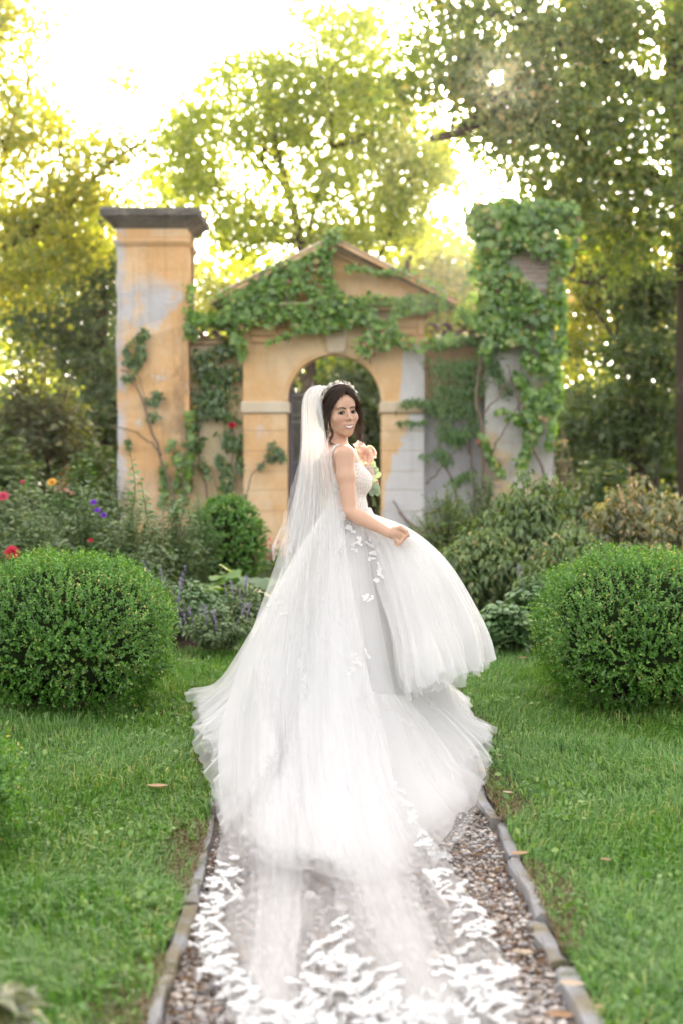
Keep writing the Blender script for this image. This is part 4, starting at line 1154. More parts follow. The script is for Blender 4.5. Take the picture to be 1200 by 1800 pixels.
cr1 = climber('climbing_rose', 'climbing rose with one crimson bloom on the cream wall', 'climbing rose', [
    ([(345,630),(370,625),(400,610),(425,600)], 15), ([(350,655),(385,660),(415,650)], 18), ([(345,690),(375,700),(410,690)], 18), ([(350,725),(385,720),(415,740)], 12), ([(395,760),(410,780),(425,770)], 13), ([(385,800),(400,830),(395,860)], 11), ([(355,810),(365,830)], 8), ([(420,800),(425,830)], 7), ([(355,770),(350,790)], 7), ([(430,870),(440,890)], 8), ([(345,740),(335,800),(330,860)], 9)],
    YA + 0.2, 2300, 0.066, T_OVAL, 'rose_leaf', 250, 55, [([(372, 920), (362, 840), (350, 790), (348, 700)], 0.018), ([(405, 920), (402, 850), (412, 780), (395, 700), (385, 650)], 0.016), ([(425, 920), (432, 850), (460, 820), (490, 800)], 0.016), ([(385, 930), (388, 880), (372, 820)], 0.012), ([(410, 870), (425, 800), (445, 770)], 0.008)], (0.0, 0.22))
climber('climbing_rose', 'leafy rose sprigs reaching across the ochre pier left of the gate', 'climbing rose', [
    ([(470,805),(485,795),(500,800)], 9), ([(480,775),(475,785)], 5), ([(455,815),(465,820)], 5)], YA - 0.02, 170, 0.06, T_OVAL, 'rose_leaf', 50, 56, [([(430, 905), (440, 840), (465, 812), (492, 800)], 0.012)], (0.0, 0.10))
climber('climbing_rose', 'old rose with long grey canes scrambling up the weathered pillar', 'climbing rose', [
    ([(235,600),(250,590),(255,580)], 9), ([(232,645),(245,625),(250,610)], 11), ([(220,665),(232,660)], 8), ([(262,705),(275,700),(278,690)], 9), ([(262,735),(275,730)], 8), ([(225,770),(228,790)], 5), ([(222,610),(226,640)], 6)], py0 - 0.02, 620, 0.06, T_OVAL, 'rose_leaf', 120, 57,
    [([(318, 925), (292, 830), (268, 760), (248, 700), (225, 660), (214, 650)], 0.022), ([(285, 800), (255, 770), (225, 755), (195, 750)], 0.014), ([(262, 745), (252, 690), (240, 640)], 0.008)], (0.0, 0.12))
climber('ivy', 'young round-leaved ivy climbing the foot of the weathered pillar', 'ivy', [
    ([(325,890),(328,840),(330,780),(332,720)], 7), ([(285,890),(290,850),(285,810)], 6), ([(310,860),(315,820),(308,790)], 7), ([(296,790),(305,770)], 5), ([(300,880),(310,890)], 8)], py0 - 0.01, 420, 0.07, T_IVY, 'creeper', 120, 58, [([(322, 900), (325, 820), (330, 740)], 0.010)], (0.0, 0.08))

# flowers
def rose(name, parent, c, r, mat, seed, axis=(0, -0.7, 0.7), nring=(5, 6, 7)):
    rng = np.random.default_rng(seed)
    a = unit(np.array(axis, float)); u = unit(np.cross(a, [1, 0.3, 0.2])); v = np.cross(a, u)
    mb = MB()
    for k, n in enumerate(nring):
        rr_ = r*(0.30 + 0.70*k/(len(nring)-1)); op = 0.15 + 0.55*k/(len(nring)-1)
        for j in range(n):
            q = 2*math.pi*j/n + k*0.6 + rng.normal(0, 0.1)
            d = math.cos(q)*u + math.sin(q)*v; s_ = np.cross(a, d)
            V = []
            for (tt, ww) in ((0, 0.25), (0.5, 0.75), (0.85, 0.8), (1.05, 0.45)):
                out = rr_*(0.35 + 0.65*tt) * (1 + 0.25*op*tt); up = r*(0.9 - op)*math.sin(tt*1.9)
                for x in (-1, 0, 1):
                    V.append(np.array(c) + d*(out*(1 - 0.22*abs(x))) + a*(up + (0.10*r if x == 0 else 0)*(-1)) + s_*(x*ww*rr_*0.75) + rng.normal(0, 0.03*r, 3))
            F = [[i*3+x, i*3+x+1, i*3+x+4, i*3+x+3] for i in range(3) for x in range(2)]
            mb.add(V, np.array(F))
    return mb.build(name, mat, parent, True)
rose('rose_bloom', cr1, at(409, 747, YA - 0.02), 0.055, MAT['red_petal'], 1)

# ------------------------------------------------------------------ bed plants
def gl(name, stops, **k): MAT[name] = leaf_mat(name, stops, **k)
gl('p_greygreen', [(0, (0.045,0.085,0.030)), (0.5, (0.082,0.135,0.048)), (0.9, (0.13,0.19,0.075)), (1, (0.20,0.20,0.10))], trans=0.3, yellow=(1.5,1.5,0.6), gloss=0.06, rough=0.4, clump=0.4, clump_scale=2.0)
gl('p_sage', [(0, (0.055,0.115,0.042)), (0.6, (0.10,0.185,0.066)), (1, (0.16,0.24,0.10))], trans=0.3, yellow=(1.4,1.5,0.7), gloss=0.08, rough=0.45, clump=0.3, clump_scale=4)
gl('p_olive', [(0, (0.042,0.080,0.022)), (0.5, (0.080,0.135,0.036)), (0.9, (0.13,0.19,0.054)), (1, (0.26,0.20,0.08))], trans=0.35, yellow=(1.8,1.6,0.5), gloss=0.05, rough=0.42, clump=0.4, clump_scale=1.6)
gl('p_gold', [(0, (0.050,0.065,0.022)), (0.5, (0.10,0.12,0.036)), (0.9, (0.17,0.17,0.055)), (1, (0.36,0.24,0.09))], trans=0.45, yellow=(1.9,1.6,0.5), gloss=0.08, rough=0.42, clump=0.4, clump_scale=1.6)
gl('p_green', [(0, (0.030,0.080,0.018)), (0.5, (0.055,0.13,0.026)), (1, (0.11,0.19,0.04))], trans=0.4, yellow=(1.8,1.6,0.5), gloss=0.08, rough=0.4, clump=0.3, clump_scale=3)
gl('p_bright', [(0, (0.070,0.16,0.03)), (0.6, (0.12,0.23,0.045)), (1, (0.22,0.30,0.06))], trans=0.45, yellow=(1.8,1.6,0.5), gloss=0.07, rough=0.4)
MAT['purple'] = petal_mat('purple_petal', (0.26, 0.20, 0.42), (0.42, 0.34, 0.58))
MAT['violet'] = petal_mat('violet_petal', (0.17, 0.03, 0.50), (0.28, 0.07, 0.65))
MAT['yellow_petal'] = petal_mat('yellow_petal', (0.75, 0.42, 0.05), (0.85, 0.55, 0.12))
MAT['bronze'] = leaf_mat('bronze_leaf', [(0, (0.20,0.07,0.03)), (1, (0.32,0.14,0.05))], 0.4, (1.3,1.1,0.7), 0.08, gain=1.0)
MAT['plume'] = leaf_mat('dry_plume', [(0, (0.30,0.20,0.12)), (1, (0.52,0.40,0.26))], 0.4, (1.3,1.1,0.8), 0.03, gain=1.0)

def shrub(name, label, cat, c, rx, ry, h, mat, nst=90, per=34, leaf=0.05, tpl=T_OVAL, seed=0, group=None, wid=1.0, droop=0.3, low=0.15, spikes=None, stem_mat='stem_green', upright=0.5, shoots=None, stem_r=0.005):
    """stems fan out from the base and carry leaves; spikes adds flower spikes (count, length, material)"""
    rng = np.random.default_rng(seed)
    root = empty(name, (c[0], c[1], 0.03), label, cat, group)
    mb = MB(); P = []; D = []
    z0 = 0.05
    for i in range(nst):
        a = rng.uniform(0, 6.28); q = math.sqrt(rng.random())
        hh_ = h*(1 - 0.50*q*q)*rng.uniform(0.72, 1.06)
        e = np.array([c[0] + math.cos(a)*rx*q, c[1] + math.sin(a)*ry*q, z0 + hh_])
        s = np.array([c[0] + math.cos(a)*rx*q*0.40*(1-upright*0.5), c[1] + math.sin(a)*ry*q*0.40, z0])
        m = (s+e)/2 + np.array([-math.cos(a)*rx*0.08, -math.sin(a)*ry*0.08, hh_*0.10]) + rng.normal(0, 0.03, 3)*h
        cc = curve([s, m, e], 9)
        mb.tube(cc, np.linspace(stem_r, stem_r*0.4, 9), 4, False)
        u = np.clip(low + (1-low)*rng.random(per)**0.75, 0, 1)*8
        j = np.minimum(u.astype(int), 7); f = (u-j)[:,None]
        P.append(cc[j]*(1-f) + cc[j+1]*f); D.append(np.repeat((cc[-1]-cc[0])[None], per, 0))
    P = np.concatenate(P); D = unit(np.concatenate(D)); n = len(P)
    side = unit(np.cross(D, rng.normal(0, 1, (n, 3))))
    tip = unit(side + D*rng.uniform(-0.1, 0.6, n)[:,None] + np.array([0, 0, -droop])); nn = unit(D + rng.normal(0, 0.3, (n, 3)) + np.array([0, -0.2, 0.5]))
    P = P + side*leaf*0.25
    V, F = scatter(tpl, P, tip, nn, leaf*rng.uniform(0.55, 1.25, n), wid)
    tag(mb.build('stems', MAT[stem_mat], root), kind='stuff')
    tag(mesh_np('foliage', V, F, MAT[mat], root), kind='stuff')
    if spikes:
        cnt, ln, sm, fs = spikes
        for i in range(cnt):
            a = rng.uniform(0, 6.28); q = math.sqrt(rng.random())*0.95
            b = np.array([c[0] + math.cos(a)*rx*q, c[1] + math.sin(a)*ry*q, z0 + h*(1-0.45*q*q)*0.80])
            d = unit(np.array([math.cos(a)*0.35, math.sin(a)*0.35, 1.0]) + rng.normal(0, 0.12, 3))
            k = 26; tt = rng.uniform(0.25, 1, k)
            pp = b + d*(tt*ln)[:,None] + rng.normal(0, 0.006, (k, 3))
            V, F = scatter(T_RHOMB, pp, rdir(k, (0,0,0.4), rng), rdir(k, (0,0,0), rng), fs*rng.uniform(0.6, 1.3, k))
            st = MB().tube([b - d*0.05, b + d*ln*0.5, b + d*ln], [0.003, 0.002, 0.0012], 4, False)
            st.add(V, F)
            st.build('flower_spike', MAT[sm], root)
    return root
def BP(px, Y): return (float(at(px, 900, Y)[0]), Y)
def H(py, Y): return float(at(600, py, Y)[2])
gB = 'plants in the left flower bed'; gC = 'plants in the right flower bed'
# left bed, front to back
shrub('catmint', 'low catmint with mauve flower spikes at the lawn edge left of the dress', 'plant', BP(385, 10.0), 0.34, 0.20, 0.30, 'p_greygreen', 90, 26, 0.035, T_OVAL, 61, gB, spikes=(12, 0.12, 'purple', 0.011))
shrub('catmint', 'pale catmint tuft with few mauve spikes beside the big-leaved plant', 'plant', BP(432, 11.0), 0.24, 0.2, 0.40, 'p_greygreen', 60, 24, 0.035, T_OVAL, 62, gB, spikes=(7, 0.13, 'purple', 0.012))
shrub('sage', 'rounded grey-green sage clump between left box ball and catmint', 'plant', BP(335, 10.7), 0.29, 0.26, 0.44, 'p_sage', 150, 30, 0.042, T_OVAL, 63, gB)
shrub('salvia', 'upright salvia with lilac flower spikes just behind the left box ball', 'plant', BP(290, 10.4), 0.18, 0.16, 0.50, 'p_greygreen', 34, 24, 0.05, T_LANCE, 64, gB, spikes=(6, 0.24, 'purple', 0.015), upright=0.9)
def bigleaf(name, label, c, n, size, seed, h, mat='p_bright', grp=gB):
    rng = np.random.default_rng(seed)
    root = empty(name, (c[0], c[1], 0.03), label, 'plant', grp)
    # a broad leaf with ribs, waved edge
    nu, nv = 9, 7; V = []
    for i in range(nu):
        tt = i/(nu-1); ww = 0.46*math.sin(math.pi*min(1, tt*0.92+0.06))**0.7
        for j in range(nv):
            x = (j/(nv-1)*2-1)
            V.append([x*ww, tt, -0.22*tt*tt + 0.10*abs(x)*ww + 0.03*math.sin(6*tt*math.pi)*abs(x)])
    F = [[i*nv+j, i*nv+j+1, (i+1)*nv+j+1, (i+1)*nv+j] for i in range(nu-1) for j in range(nv-1)]
    me = bpy.data.meshes.new('leaf'); me.from_pydata(V, [], F); me.materials.append(MAT[mat])
    for p in me.polygons: p.use_smooth = True
    mb = MB()
    for k in range(n):
        a = rng.uniform(0, 6.28); q = rng.uniform(0.1, 1.0)
        s_ = size*rng.uniform(0.6, 1.2)
        st = np.array([c[0] + math.cos(a)*0.05, c[1] + math.sin(a)*0.05, 0.05])
        e = np.array([c[0] + math.cos(a)*size*q, c[1] + math.sin(a)*size*q, 0.06 + h*rng.uniform(0.45, 1.0)*(1.1 - 0.4*q)])
        mb.tube(curve([st, (st+e)/2 + [0, 0, 0.05], e], 5), 0.006, 4, False)
        d = np.array([math.cos(a), math.sin(a), rng.uniform(-0.3, 0.3)])
        x = np.cross(d, [0, 0, 1.0]) + rng.normal(0, 0.15, 3)
        o = place(me, 'leaf', root, e, x, d); o.scale = (s_,)*3
    tag(mb.build('stalks', MAT['stem_green'], root), kind='stuff')
    return root
bigleaf('broad_leaved_plant', 'broad bright green leaves low beside the veil, left of the dress', BP(425, 12.0), 26, 0.22, 65, 0.34, 'p_green')
bigleaf('broad_leaved_plant', 'broad fresh green leaves behind the sage below the box shrub', BP(395, 12.8), 20, 0.22, 66, 0.32)
box_ball('box_bush', 'small rounded box shrub against the foot of the arch', BP(400, 15.0)[0], 15.0, 0.36, 0.34, 0.95, 1500, 67, 0.036, 2.2, group=gB)
shrub('upright_shrub', 'feathery upright green shrub standing before the weathered pillar foot', 'shrub', BP(350, 14.4), 0.26, 0.22, 0.95, 'p_green', 70, 44, 0.055, T_LANCE, 68, gB, upright=0.9, droop=0.0)
flo = empty('pink_flowers', (BP(462, 17.5)[0], 17.5, 0.03), 'tiny pink flowers glowing at the foot of the ochre pier', 'flowers')
rng = np.random.default_rng(5); k = 130
V, F = scatter(T_RHOMB, np.stack([BP(462, 17.5)[0] + rng.normal(0, 0.16, k), 17.5 + rng.normal(0, 0.2, k), rng.uniform(0.16, 0.36, k)], 1), rdir(k, (0,0,0.3), rng), rdir(k, (0,-1,0.6), rng), 0.055)
tag(mesh_np('petals', V, F, MAT['pink_petal'], flo), kind='stuff')
V, F = scatter(T_OVAL, np.stack([BP(462, 17.5)[0] + rng.normal(0, 0.2, 260), 17.5 + rng.normal(0, 0.2, 260), rng.uniform(0.03, 0.28, 260)], 1), rdir(260, (0,0,0.5), rng), rdir(260, (0,-0.4,0.8), rng), 0.07)
tag(mesh_np('foliage', V, F, MAT['p_green'], flo), kind='stuff')
ros = []
spec = [(60, 11.6, 0.36, 1.05, 'thorny rose bush behind the left box ball, far left'), (150, 12.2, 0.40, 1.12, 'grey-green rose bush with violet blooms above left box ball'), (235, 11.8, 0.40, 1.05, 'grey-green rose bush in front of weathered pillar, right of violet blooms'),
        (300, 13.0, 0.34, 1.02, 'grey-green rose bush overlapping the lower right of the weathered pillar'), (10, 13.4, 0.45, 1.25, 'tall rose bush cut by the left edge with faded bloom'), (105, 14.4, 0.45, 1.30, 'rose bush with a yellow bloom behind the violet ones'), (200, 14.6, 0.42, 1.28, 'rose bush with bronze shoots beside the weathered pillar')]
for i, (px, Y, r, h, lab) in enumerate(spec):
    ros.append(shrub('rose_bush', lab, 'rose bush', BP(px, Y), r, r*0.9, h, 'p_greygreen' if i != 5 else 'p_green', 78, 40, 0.052, T_OVAL, 70+i, gB, droop=0.1, upright=0.7))
rose('bloom', ros[0], at(22, 972, 11.2), 0.055, MAT['red_petal'], 3, (0.1, -0.8, 0.5))
for i, (x, y) in enumerate(((165, 883), (172, 897), (183, 906))):
    rose('bloom', ros[1], at(x, y, 11.9), 0.026, MAT['violet'], 10+i)
rose('bloom', ros[5], at(92, 848, 14.1), 0.045, MAT['yellow_petal'], 20)
rose('bloom', ros[4], at(6, 873, 13.0), 0.05, MAT['pink_petal'], 21)
for i, (x, y, Y, m_) in enumerate(((40, 847, 14.0, 'pink_petal'), (128, 868, 12.0, 'bronze'), (160, 950, 11.6, 'red_petal'))):
    rose('bloom', ros[(5, 1, 1)[i]], at(x, y, Y), 0.02, MAT[m_], 30+i)
# long shoots standing above the rose bushes
def shoot(name, parent, p0, p1, n, leaf, mat, seed, tipmat=None):
    rng = np.random.default_rng(seed)
    c = curve([p0, (np.array(p0)+p1)/2 + rng.normal(0, 0.03, 3), p1], 10)
    MB().tube(c, np.linspace(0.005, 0.002, 10), 4, False).build('shoot_stem', MAT['stem_green'], parent)
    u = np.linspace(0.3, 1, n)*9; j = np.minimum(u.astype(int), 8); f = (u-j)[:,None]
    P = c[j]*(1-f) + c[j+1]*f; a = np.arange(n)*2.4
    tip = np.stack([np.cos(a), np.sin(a), np.full(n, 0.15)], 1)
    V, F = scatter(T_OVAL, P, tip, rdir(n, (0, -0.2, 2), rng), leaf*np.linspace(1.2, 0.5, n))
    tag(mesh_np('shoot_leaves', V, F, MAT[mat], parent), kind='stuff')
for i, (r_, a, b, m_) in enumerate(((2, (228, 930, 11.6), (226, 780, 11.6), 'p_sage'), (2, (262, 930, 11.4), (248, 840, 11.4), 'p_sage'), (6, (128, 880, 12.8), (120, 815, 12.8), 'bronze'), (6, (158, 880, 14.2), (150, 800, 14.2), 'p_green'), (5, (40, 880, 14.2), (52, 825, 14.2), 'p_green'), (3, (300, 950, 12.8), (318, 880, 12.8), 'p_sage'))):
    shoot('shoot', ros[r_], at(*a), at(*b), 26, 0.075, m_, 90+i)
shrub('tall_shrub', 'tall grey-leaved shrub with bundled stems at the far left', 'shrub', BP(70, 22.0), 1.0, 0.9, 3.0, 'lf_grey', 150, 46, 0.13, T_OVAL, 101, 'plants around the gateway', droop=0.4, low=0.35, stem_mat='bark_light', stem_r=0.016)
shrub('tall_shrub', 'dark rounded shrub behind the rose bushes at the left edge', 'shrub', BP(0, 19.0), 0.8, 0.7, 1.75, 'lf_dark', 100, 46, 0.10, T_OVAL, 102, 'plants around the gateway')
shrub('tall_shrub', 'dark shrub filling the shade left of the weathered pillar', 'shrub', BP(165, 20.5), 0.6, 0.6, 1.6, 'lf_dark', 90, 46, 0.10, T_OVAL, 103, 'plants around the gateway')
# right bed
shrub('nettle_patch', 'toothed green leaves at the lawn edge right of the lifted skirt', 'plant', BP(890, 10.0), 0.30, 0.2, 0.34, 'p_sage', 90, 24, 0.07, T_OVAL, 111, gC)
shrub('nettle_patch', 'leafy patch with one lilac spike between dress and right box ball', 'plant', BP(935, 10.4), 0.22, 0.2, 0.50, 'p_sage', 60, 26, 0.065, T_OVAL, 112, gC, spikes=(2, 0.2, 'purple', 0.015))
shrub('peony_shrub', 'large olive shrub with drooping narrow leaves in front of creeper pillar', 'shrub', BP(930, 12.6), 0.62, 0.5, 1.22, 'p_olive', 190, 46, 0.085, T_LANCE, 113, gC, wid=1.6, droop=0.9)
shrub('peony_shrub', 'olive drooping shrub directly right of the lifted skirt', 'shrub', BP(845, 12.0), 0.40, 0.36, 0.88, 'p_olive', 110, 40, 0.075, T_LANCE, 114, gC, wid=1.6, droop=0.8)
shrub('peony_shrub', 'golden green drooping shrub above the right box ball', 'shrub', BP(1110, 13.2), 0.66, 0.5, 1.18, 'p_gold', 170, 44, 0.085, T_LANCE, 115, gC, wid=1.6, droop=0.9, spikes=(5, 0.34, 'plume', 0.03))
shrub('peony_shrub', 'golden green shrub at the right edge behind the box ball', 'shrub', BP(1215, 12.4), 0.5, 0.45, 1.16, 'p_gold', 110, 44, 0.085, T_LANCE, 116, gC, wid=1.6, droop=0.9)
shrub('peony_shrub', 'shady olive shrub filling the gap left of the right box ball', 'shrub', BP(1000, 11.3), 0.45, 0.36, 0.82, 'p_olive', 110, 40, 0.075, T_LANCE, 117, gC, wid=1.6, droop=0.8)
shrub('wild_shrub', 'fine-leaved rusty green shrub at the foot of the climber right of the arch', 'shrub', BP(785, 15.5), 0.5, 0.4, 1.05, 'p_olive', 130, 40, 0.045, T_OVAL, 118, gC, wid=0.9)
shrub('wild_shrub', 'fine twiggy shrub between the wall climber and the creeper pillar', 'shrub', BP(850, 17.0), 0.45, 0.4, 1.2, 'p_greygreen', 110, 40, 0.05, T_OVAL, 119, gC, wid=0.8)
shrub('wild_shrub', 'dark low shrub behind the golden shrubs at the right', 'shrub', BP(1060, 17.5), 0.9, 0.6, 1.35, 'lf_dark', 130, 44, 0.09, T_OVAL, 120, gC)
shrub('wild_shrub', 'pale arching twigs with yellow leaves beside creeper pillar foot', 'shrub', BP(985, 18.6), 0.22, 0.2, 1.9, 'p_gold', 12, 16, 0.07, T_OVAL, 121, gC, stem_mat='vine', stem_r=0.012)
# yellow-green leaves out of focus in the near left corner
shrub('yellow_plant', 'blurred yellow-green leaves in the bottom left corner', 'plant', (-0.80, 3.18), 0.10, 0.10, 0.22, 'p_gold', 16, 9, 0.10, T_LANCE, 122, 'plants in the foreground', wid=1.3)

# fallen leaves
MAT['fallen'] = leaf_mat('fallen_leaf', [(0, (0.36,0.18,0.07)), (1, (0.42,0.27,0.14))], 0.2, (1.2,1,0.7), 0.06, gain=1.0)
MAT['fallen_tan'] = leaf_mat('fallen_leaf_tan', [(0, (0.46,0.34,0.22)), (1, (0.52,0.40,0.28))], 0.2, (1.2,1,0.7), 0.06, gain=1.0)
def fallen(px, py, z, ln, ang, mat, label, curl=0.4):
    p = ground_at(px, py, z); nu, nv = 9, 5; V = []
    for i in range(nu):
        tt = i/(nu-1); ww = 0.27*math.sin(math.pi*min(1, tt*0.95+0.03))**0.8
        for j in range(nv):
            x = j/(nv-1)*2-1
            V.append([x*ww, tt-0.5, curl*(tt-0.5)**2 + 0.5*abs(x)*ww*curl*2])
    V = np.array(V)*ln*0.8; c, s = math.cos(ang), math.sin(ang)
    V = np.stack([V[:,0]*c - V[:,1]*s, V[:,0]*s + V[:,1]*c, V[:,2]], 1) + p
    F = np.array([[i*nv+j, i*nv+j+1, (i+1)*nv+j+1, (i+1)*nv+j] for i in range(nu-1) for j in range(nv-1)])
    o = tag(mesh_np('fallen_leaf', V, F, MAT[mat], None, True), label, 'leaf', 'fallen leaves')
    return o
fallen(277, 1384, 0.05, 0.115, 1.45, 'fallen', 'curled orange leaf lying on the grass left of the train')
fallen(844, 1356, 0.045, 0.11, 0.5, 'fallen', 'orange-brown leaf on the grass touching the right edge of the train')
fallen(912, 1502, 0.03, 0.085, 1.7, 'fallen', 'rust brown leaf on the bare edge beside the right kerb')
fallen(918, 1676, -0.03, 0.08, 1.2, 'fallen_tan', 'pale tan leaf on the gravel beside the lace border')
fallen(1003, 1732, 0.03, 0.085, 1.4, 'fallen_tan', 'tan leaf lying across the near right kerb stone')
fallen(985, 1788, -0.03, 0.10, 1.3, 'fallen', 'brown leaf in the gravel at the bottom right corner of path')
fallen(1052, 1770, 0.04, 0.03, 0.4, 'fallen', 'tiny orange leaf on the grass beyond the near right kerb')
fallen(878, 1328, 0.045, 0.035, 0.3, 'fallen_tan', 'small beige leaf on grass just right of the train tip')
fallen(1064, 1512, 0.04, 0.05, 1.1, 'fallen', 'small brown leaf in the lawn right of the path')
fallen(292, 1190, 0.06, 0.05, 0.2, 'fallen', 'small orange leaf on grass beside the left box ball')
fallen(918, 1157, 0.05, 0.075, 1.4, 'fallen', 'orange leaf on the lawn below the nettles right of the dress')
fallen(892, 1394, 0.03, 0.06, 1.0, 'fallen_tan', 'dull tan leaf on the worn patch beside the right kerb')
fallen(300, 1630, 0.02, 0.05, 0.8, 'fallen_tan', 'pale leaf resting on the left kerb stone')
# ------------------------------------------------------------------ the bride
from mathutils.bvhtree import BVHTree
YB0 = 7.0
def b(px, py, dy=0.0): return at(px, py, YB0 + dy)

class Field:
    """signed distance field on a grid, primitives blended smoothly; meshed with surface nets"""
    def __init__(self, lo, hi, h):
        self.lo = np.array(lo, float); self.h = h
        self.n = np.ceil((np.array(hi) - self.lo)/h).astype(int) + 1
        self.F = np.full(self.n, 0.5, np.float32)
    def _sl(self, lo, hi):
        a = np.clip(np.floor((np.array(lo) - self.lo)/self.h).astype(int), 0, self.n - 1)
        c = np.clip(np.ceil((np.array(hi) - self.lo)/self.h).astype(int) + 1, 1, self.n)
        if np.any(c <= a): return None
        ax = [self.lo[i] + self.h*np.arange(a[i], c[i]) for i in range(3)]
        X, Y, Z = np.meshgrid(*ax, indexing='ij')
        return tuple(slice(a[i], c[i]) for i in range(3)), np.stack([X, Y, Z], -1)
    def put(self, lo, hi, fn, k=0.01, sub=False):
        m = 0.03 + k
        r = self._sl(np.array(lo) - m, np.array(hi) + m)
        if r is None: return
        sl_, P = r; d = fn(P); f = self.F[sl_]
        if sub:
            d = -d; hh = np.clip(0.5 - 0.5*(f - d)/k, 0, 1) if k > 0 else (d > f)
            self.F[sl_] = f*(1-hh) + d*hh + k*hh*(1-hh)
        else:
            hh = np.clip(0.5 + 0.5*(f - d)/k, 0, 1)
            self.F[sl_] = f*(1-hh) + d*hh - k*hh*(1-hh)
    def cone(self, a, c, ra, rb, k=0.015, sub=False):
        a = np.array(a, float); c = np.array(c, float); ab = c - a; L2 = ab @ ab + 1e-12; rm = max(ra, rb)
        def fn(P):
            t_ = np.clip(((P - a) @ ab)/L2, 0, 1)
            return np.linalg.norm(P - (a + t_[...,None]*ab), axis=-1) - (ra + (rb - ra)*t_)
        self.put(np.minimum(a, c) - rm, np.maximum(a, c) + rm, fn, k, sub)
    def chain(self, pts, rs, k=0.015):
        for i in range(len(pts) - 1): self.cone(pts[i], pts[i+1], rs[i], rs[i+1], k)
    def ell(self, c, r, M=None, k=0.015, sub=False):
        c = np.array(c, float); r = np.array(r, float); M = np.eye(3) if M is None else np.array(M)  # rows: axes
        R_ = r.max()
        def fn(P):
            q = (P - c) @ M.T
            k0 = np.linalg.norm(q/r, axis=-1); k1 = np.linalg.norm(q/(r*r), axis=-1) + 1e-9
            return k0*(k0 - 1)/k1
        self.put(c - R_, c + R_, fn, k, sub)
    def mesh(self, iso=0.0):
        F = self.F - iso; S = F < 0
        cnt = np.zeros(np.array(F.shape) - 1, np.int8); nx, ny, nz = F.shape
        offs = [(i, j, k) for i in (0, 1) for j in (0, 1) for k in (0, 1)]
        for o in offs: cnt += S[o[0]:nx-1+o[0], o[1]:ny-1+o[1], o[2]:nz-1+o[2]]
        act = (cnt > 0) & (cnt < 8)
        I = np.stack(np.nonzero(act), 1); idx = np.full(act.shape, -1, np.int64); idx[tuple(I.T)] = np.arange(len(I))
        acc = np.zeros((len(I), 3)); num = np.zeros(len(I))
        for o in offs:
            for ax in range(3):
                if o[ax]: continue
                p = list(o); p[ax] = 1
                fa = F[I[:,0]+o[0], I[:,1]+o[1], I[:,2]+o[2]]; fb = F[I[:,0]+p[0], I[:,1]+p[1], I[:,2]+p[2]]
                m = (fa < 0) != (fb < 0)
                t_ = np.where(m, fa/(fa - fb + 1e-12), 0)
                q = np.tile(np.array(o, float), (len(I), 1)); q[:,ax] += t_
                acc[m] += q[m]; num[m] += 1
        V = self.lo + self.h*(I + acc/num[:,None])
        Q = []
        for ax in range(3):
            b1, c1 = (ax+1) % 3, (ax+2) % 3
            s0 = [slice(None)]*3; s1 = [slice(None)]*3
            s0[ax] = slice(0, -1); s1[ax] = slice(1, None)
            d = S[tuple(s0)] != S[tuple(s1)]
            E_ = np.stack(np.nonzero(d), 1)
            E_ = E_[(E_[:,b1] > 0) & (E_[:,c1] > 0) & (E_[:,b1] < act.shape[b1]) & (E_[:,c1] < act.shape[c1])]
            if not len(E_): continue
            ins = S[tuple(E_.T)]
            def cell(db, dc):
                q = E_.copy(); q[:,b1] -= db; q[:,c1] -= dc
                return idx[tuple(q.T)]
            quad = np.stack([cell(1, 1), cell(0, 1), cell(0, 0), cell(1, 0)], 1)
            quad[~ins] = quad[~ins][:, ::-1]
            Q.append(quad)
        Q = np.concatenate(Q); Q = Q[(Q >= 0).all(1)]
        return V, Q

# --- frame of the torso and the head
FW = unit(np.array([0.965, 0.26, 0.0])); SD = np.array([FW[1], -FW[0], 0.0])   # forward, her right side (towards the camera)
UPV = np.array([0, 0, 1.0])
MT = np.stack([FW, SD, UPV])
yaw, roll = R(25), R(6)
hf = unit(np.array([math.sin(yaw), -math.cos(yaw), -0.02]))
hu = unit(np.array([-math.sin(roll), 0, math.cos(roll)])); hu = unit(hu - hf*(hu @ hf)); hr = np.cross(hf, hu)
if hr[0] < 0: hr = -hr
HC = b(598, 724, -0.01)
MH = np.stack([hr, hf, hu])
def hp(x, y, z): return HC + hr*x + hf*y + hu*z

def torso(f, grow=0.0):
    f.ell(b(601, 838), np.array([0.098, 0.132, 0.155]) + grow, MT, 0.03)
    f.ell(b(611, 892), np.array([0.088, 0.112, 0.10]) + grow, MT, 0.05)
    f.ell(b(611, 955), np.array([0.125, 0.155, 0.12]) + grow, MT, 0.05)
    for s in (-1, 1):
        f.ell(b(601, 846) + FW*0.070 + SD*s*0.064, np.array([0.056, 0.062, 0.062]) + grow, MT, 0.03)
RSH, LSH = b(606, 800, -0.155), b(577, 800, 0.165)
ELB, WRI = b(615, 901, -0.215), b(684, 937, -0.315)
f = Field((-0.30, 6.50, 0.86), (0.42, 7.40, 1.80), 0.0034)
torso(f)
f.ell(b(594, 806), (0.075, 0.14, 0.06), MT, 0.04)                       # shoulder girdle
f.cone(b(592, 788, 0.0), hp(0, -0.035, -0.055), 0.050, 0.047, 0.025)    # neck
f.cone(b(590, 790, 0.0), RSH, 0.042, 0.036, 0.03); f.cone(b(590, 790, 0.0), LSH, 0.042, 0.036, 0.03)
f.chain([RSH, b(608, 838, -0.18), ELB], [0.045, 0.040, 0.034], 0.02)
f.chain([ELB, b(634, 911, -0.24), WRI], [0.034, 0.035, 0.022], 0.012)
LEL = b(598, 890, 0.26); LWR = b(632, 862, 0.17)
f.chain([LSH, (LSH+LEL)/2, LEL], [0.045, 0.040, 0.034], 0.02)
f.chain([LEL, LWR], [0.034, 0.022], 0.012)
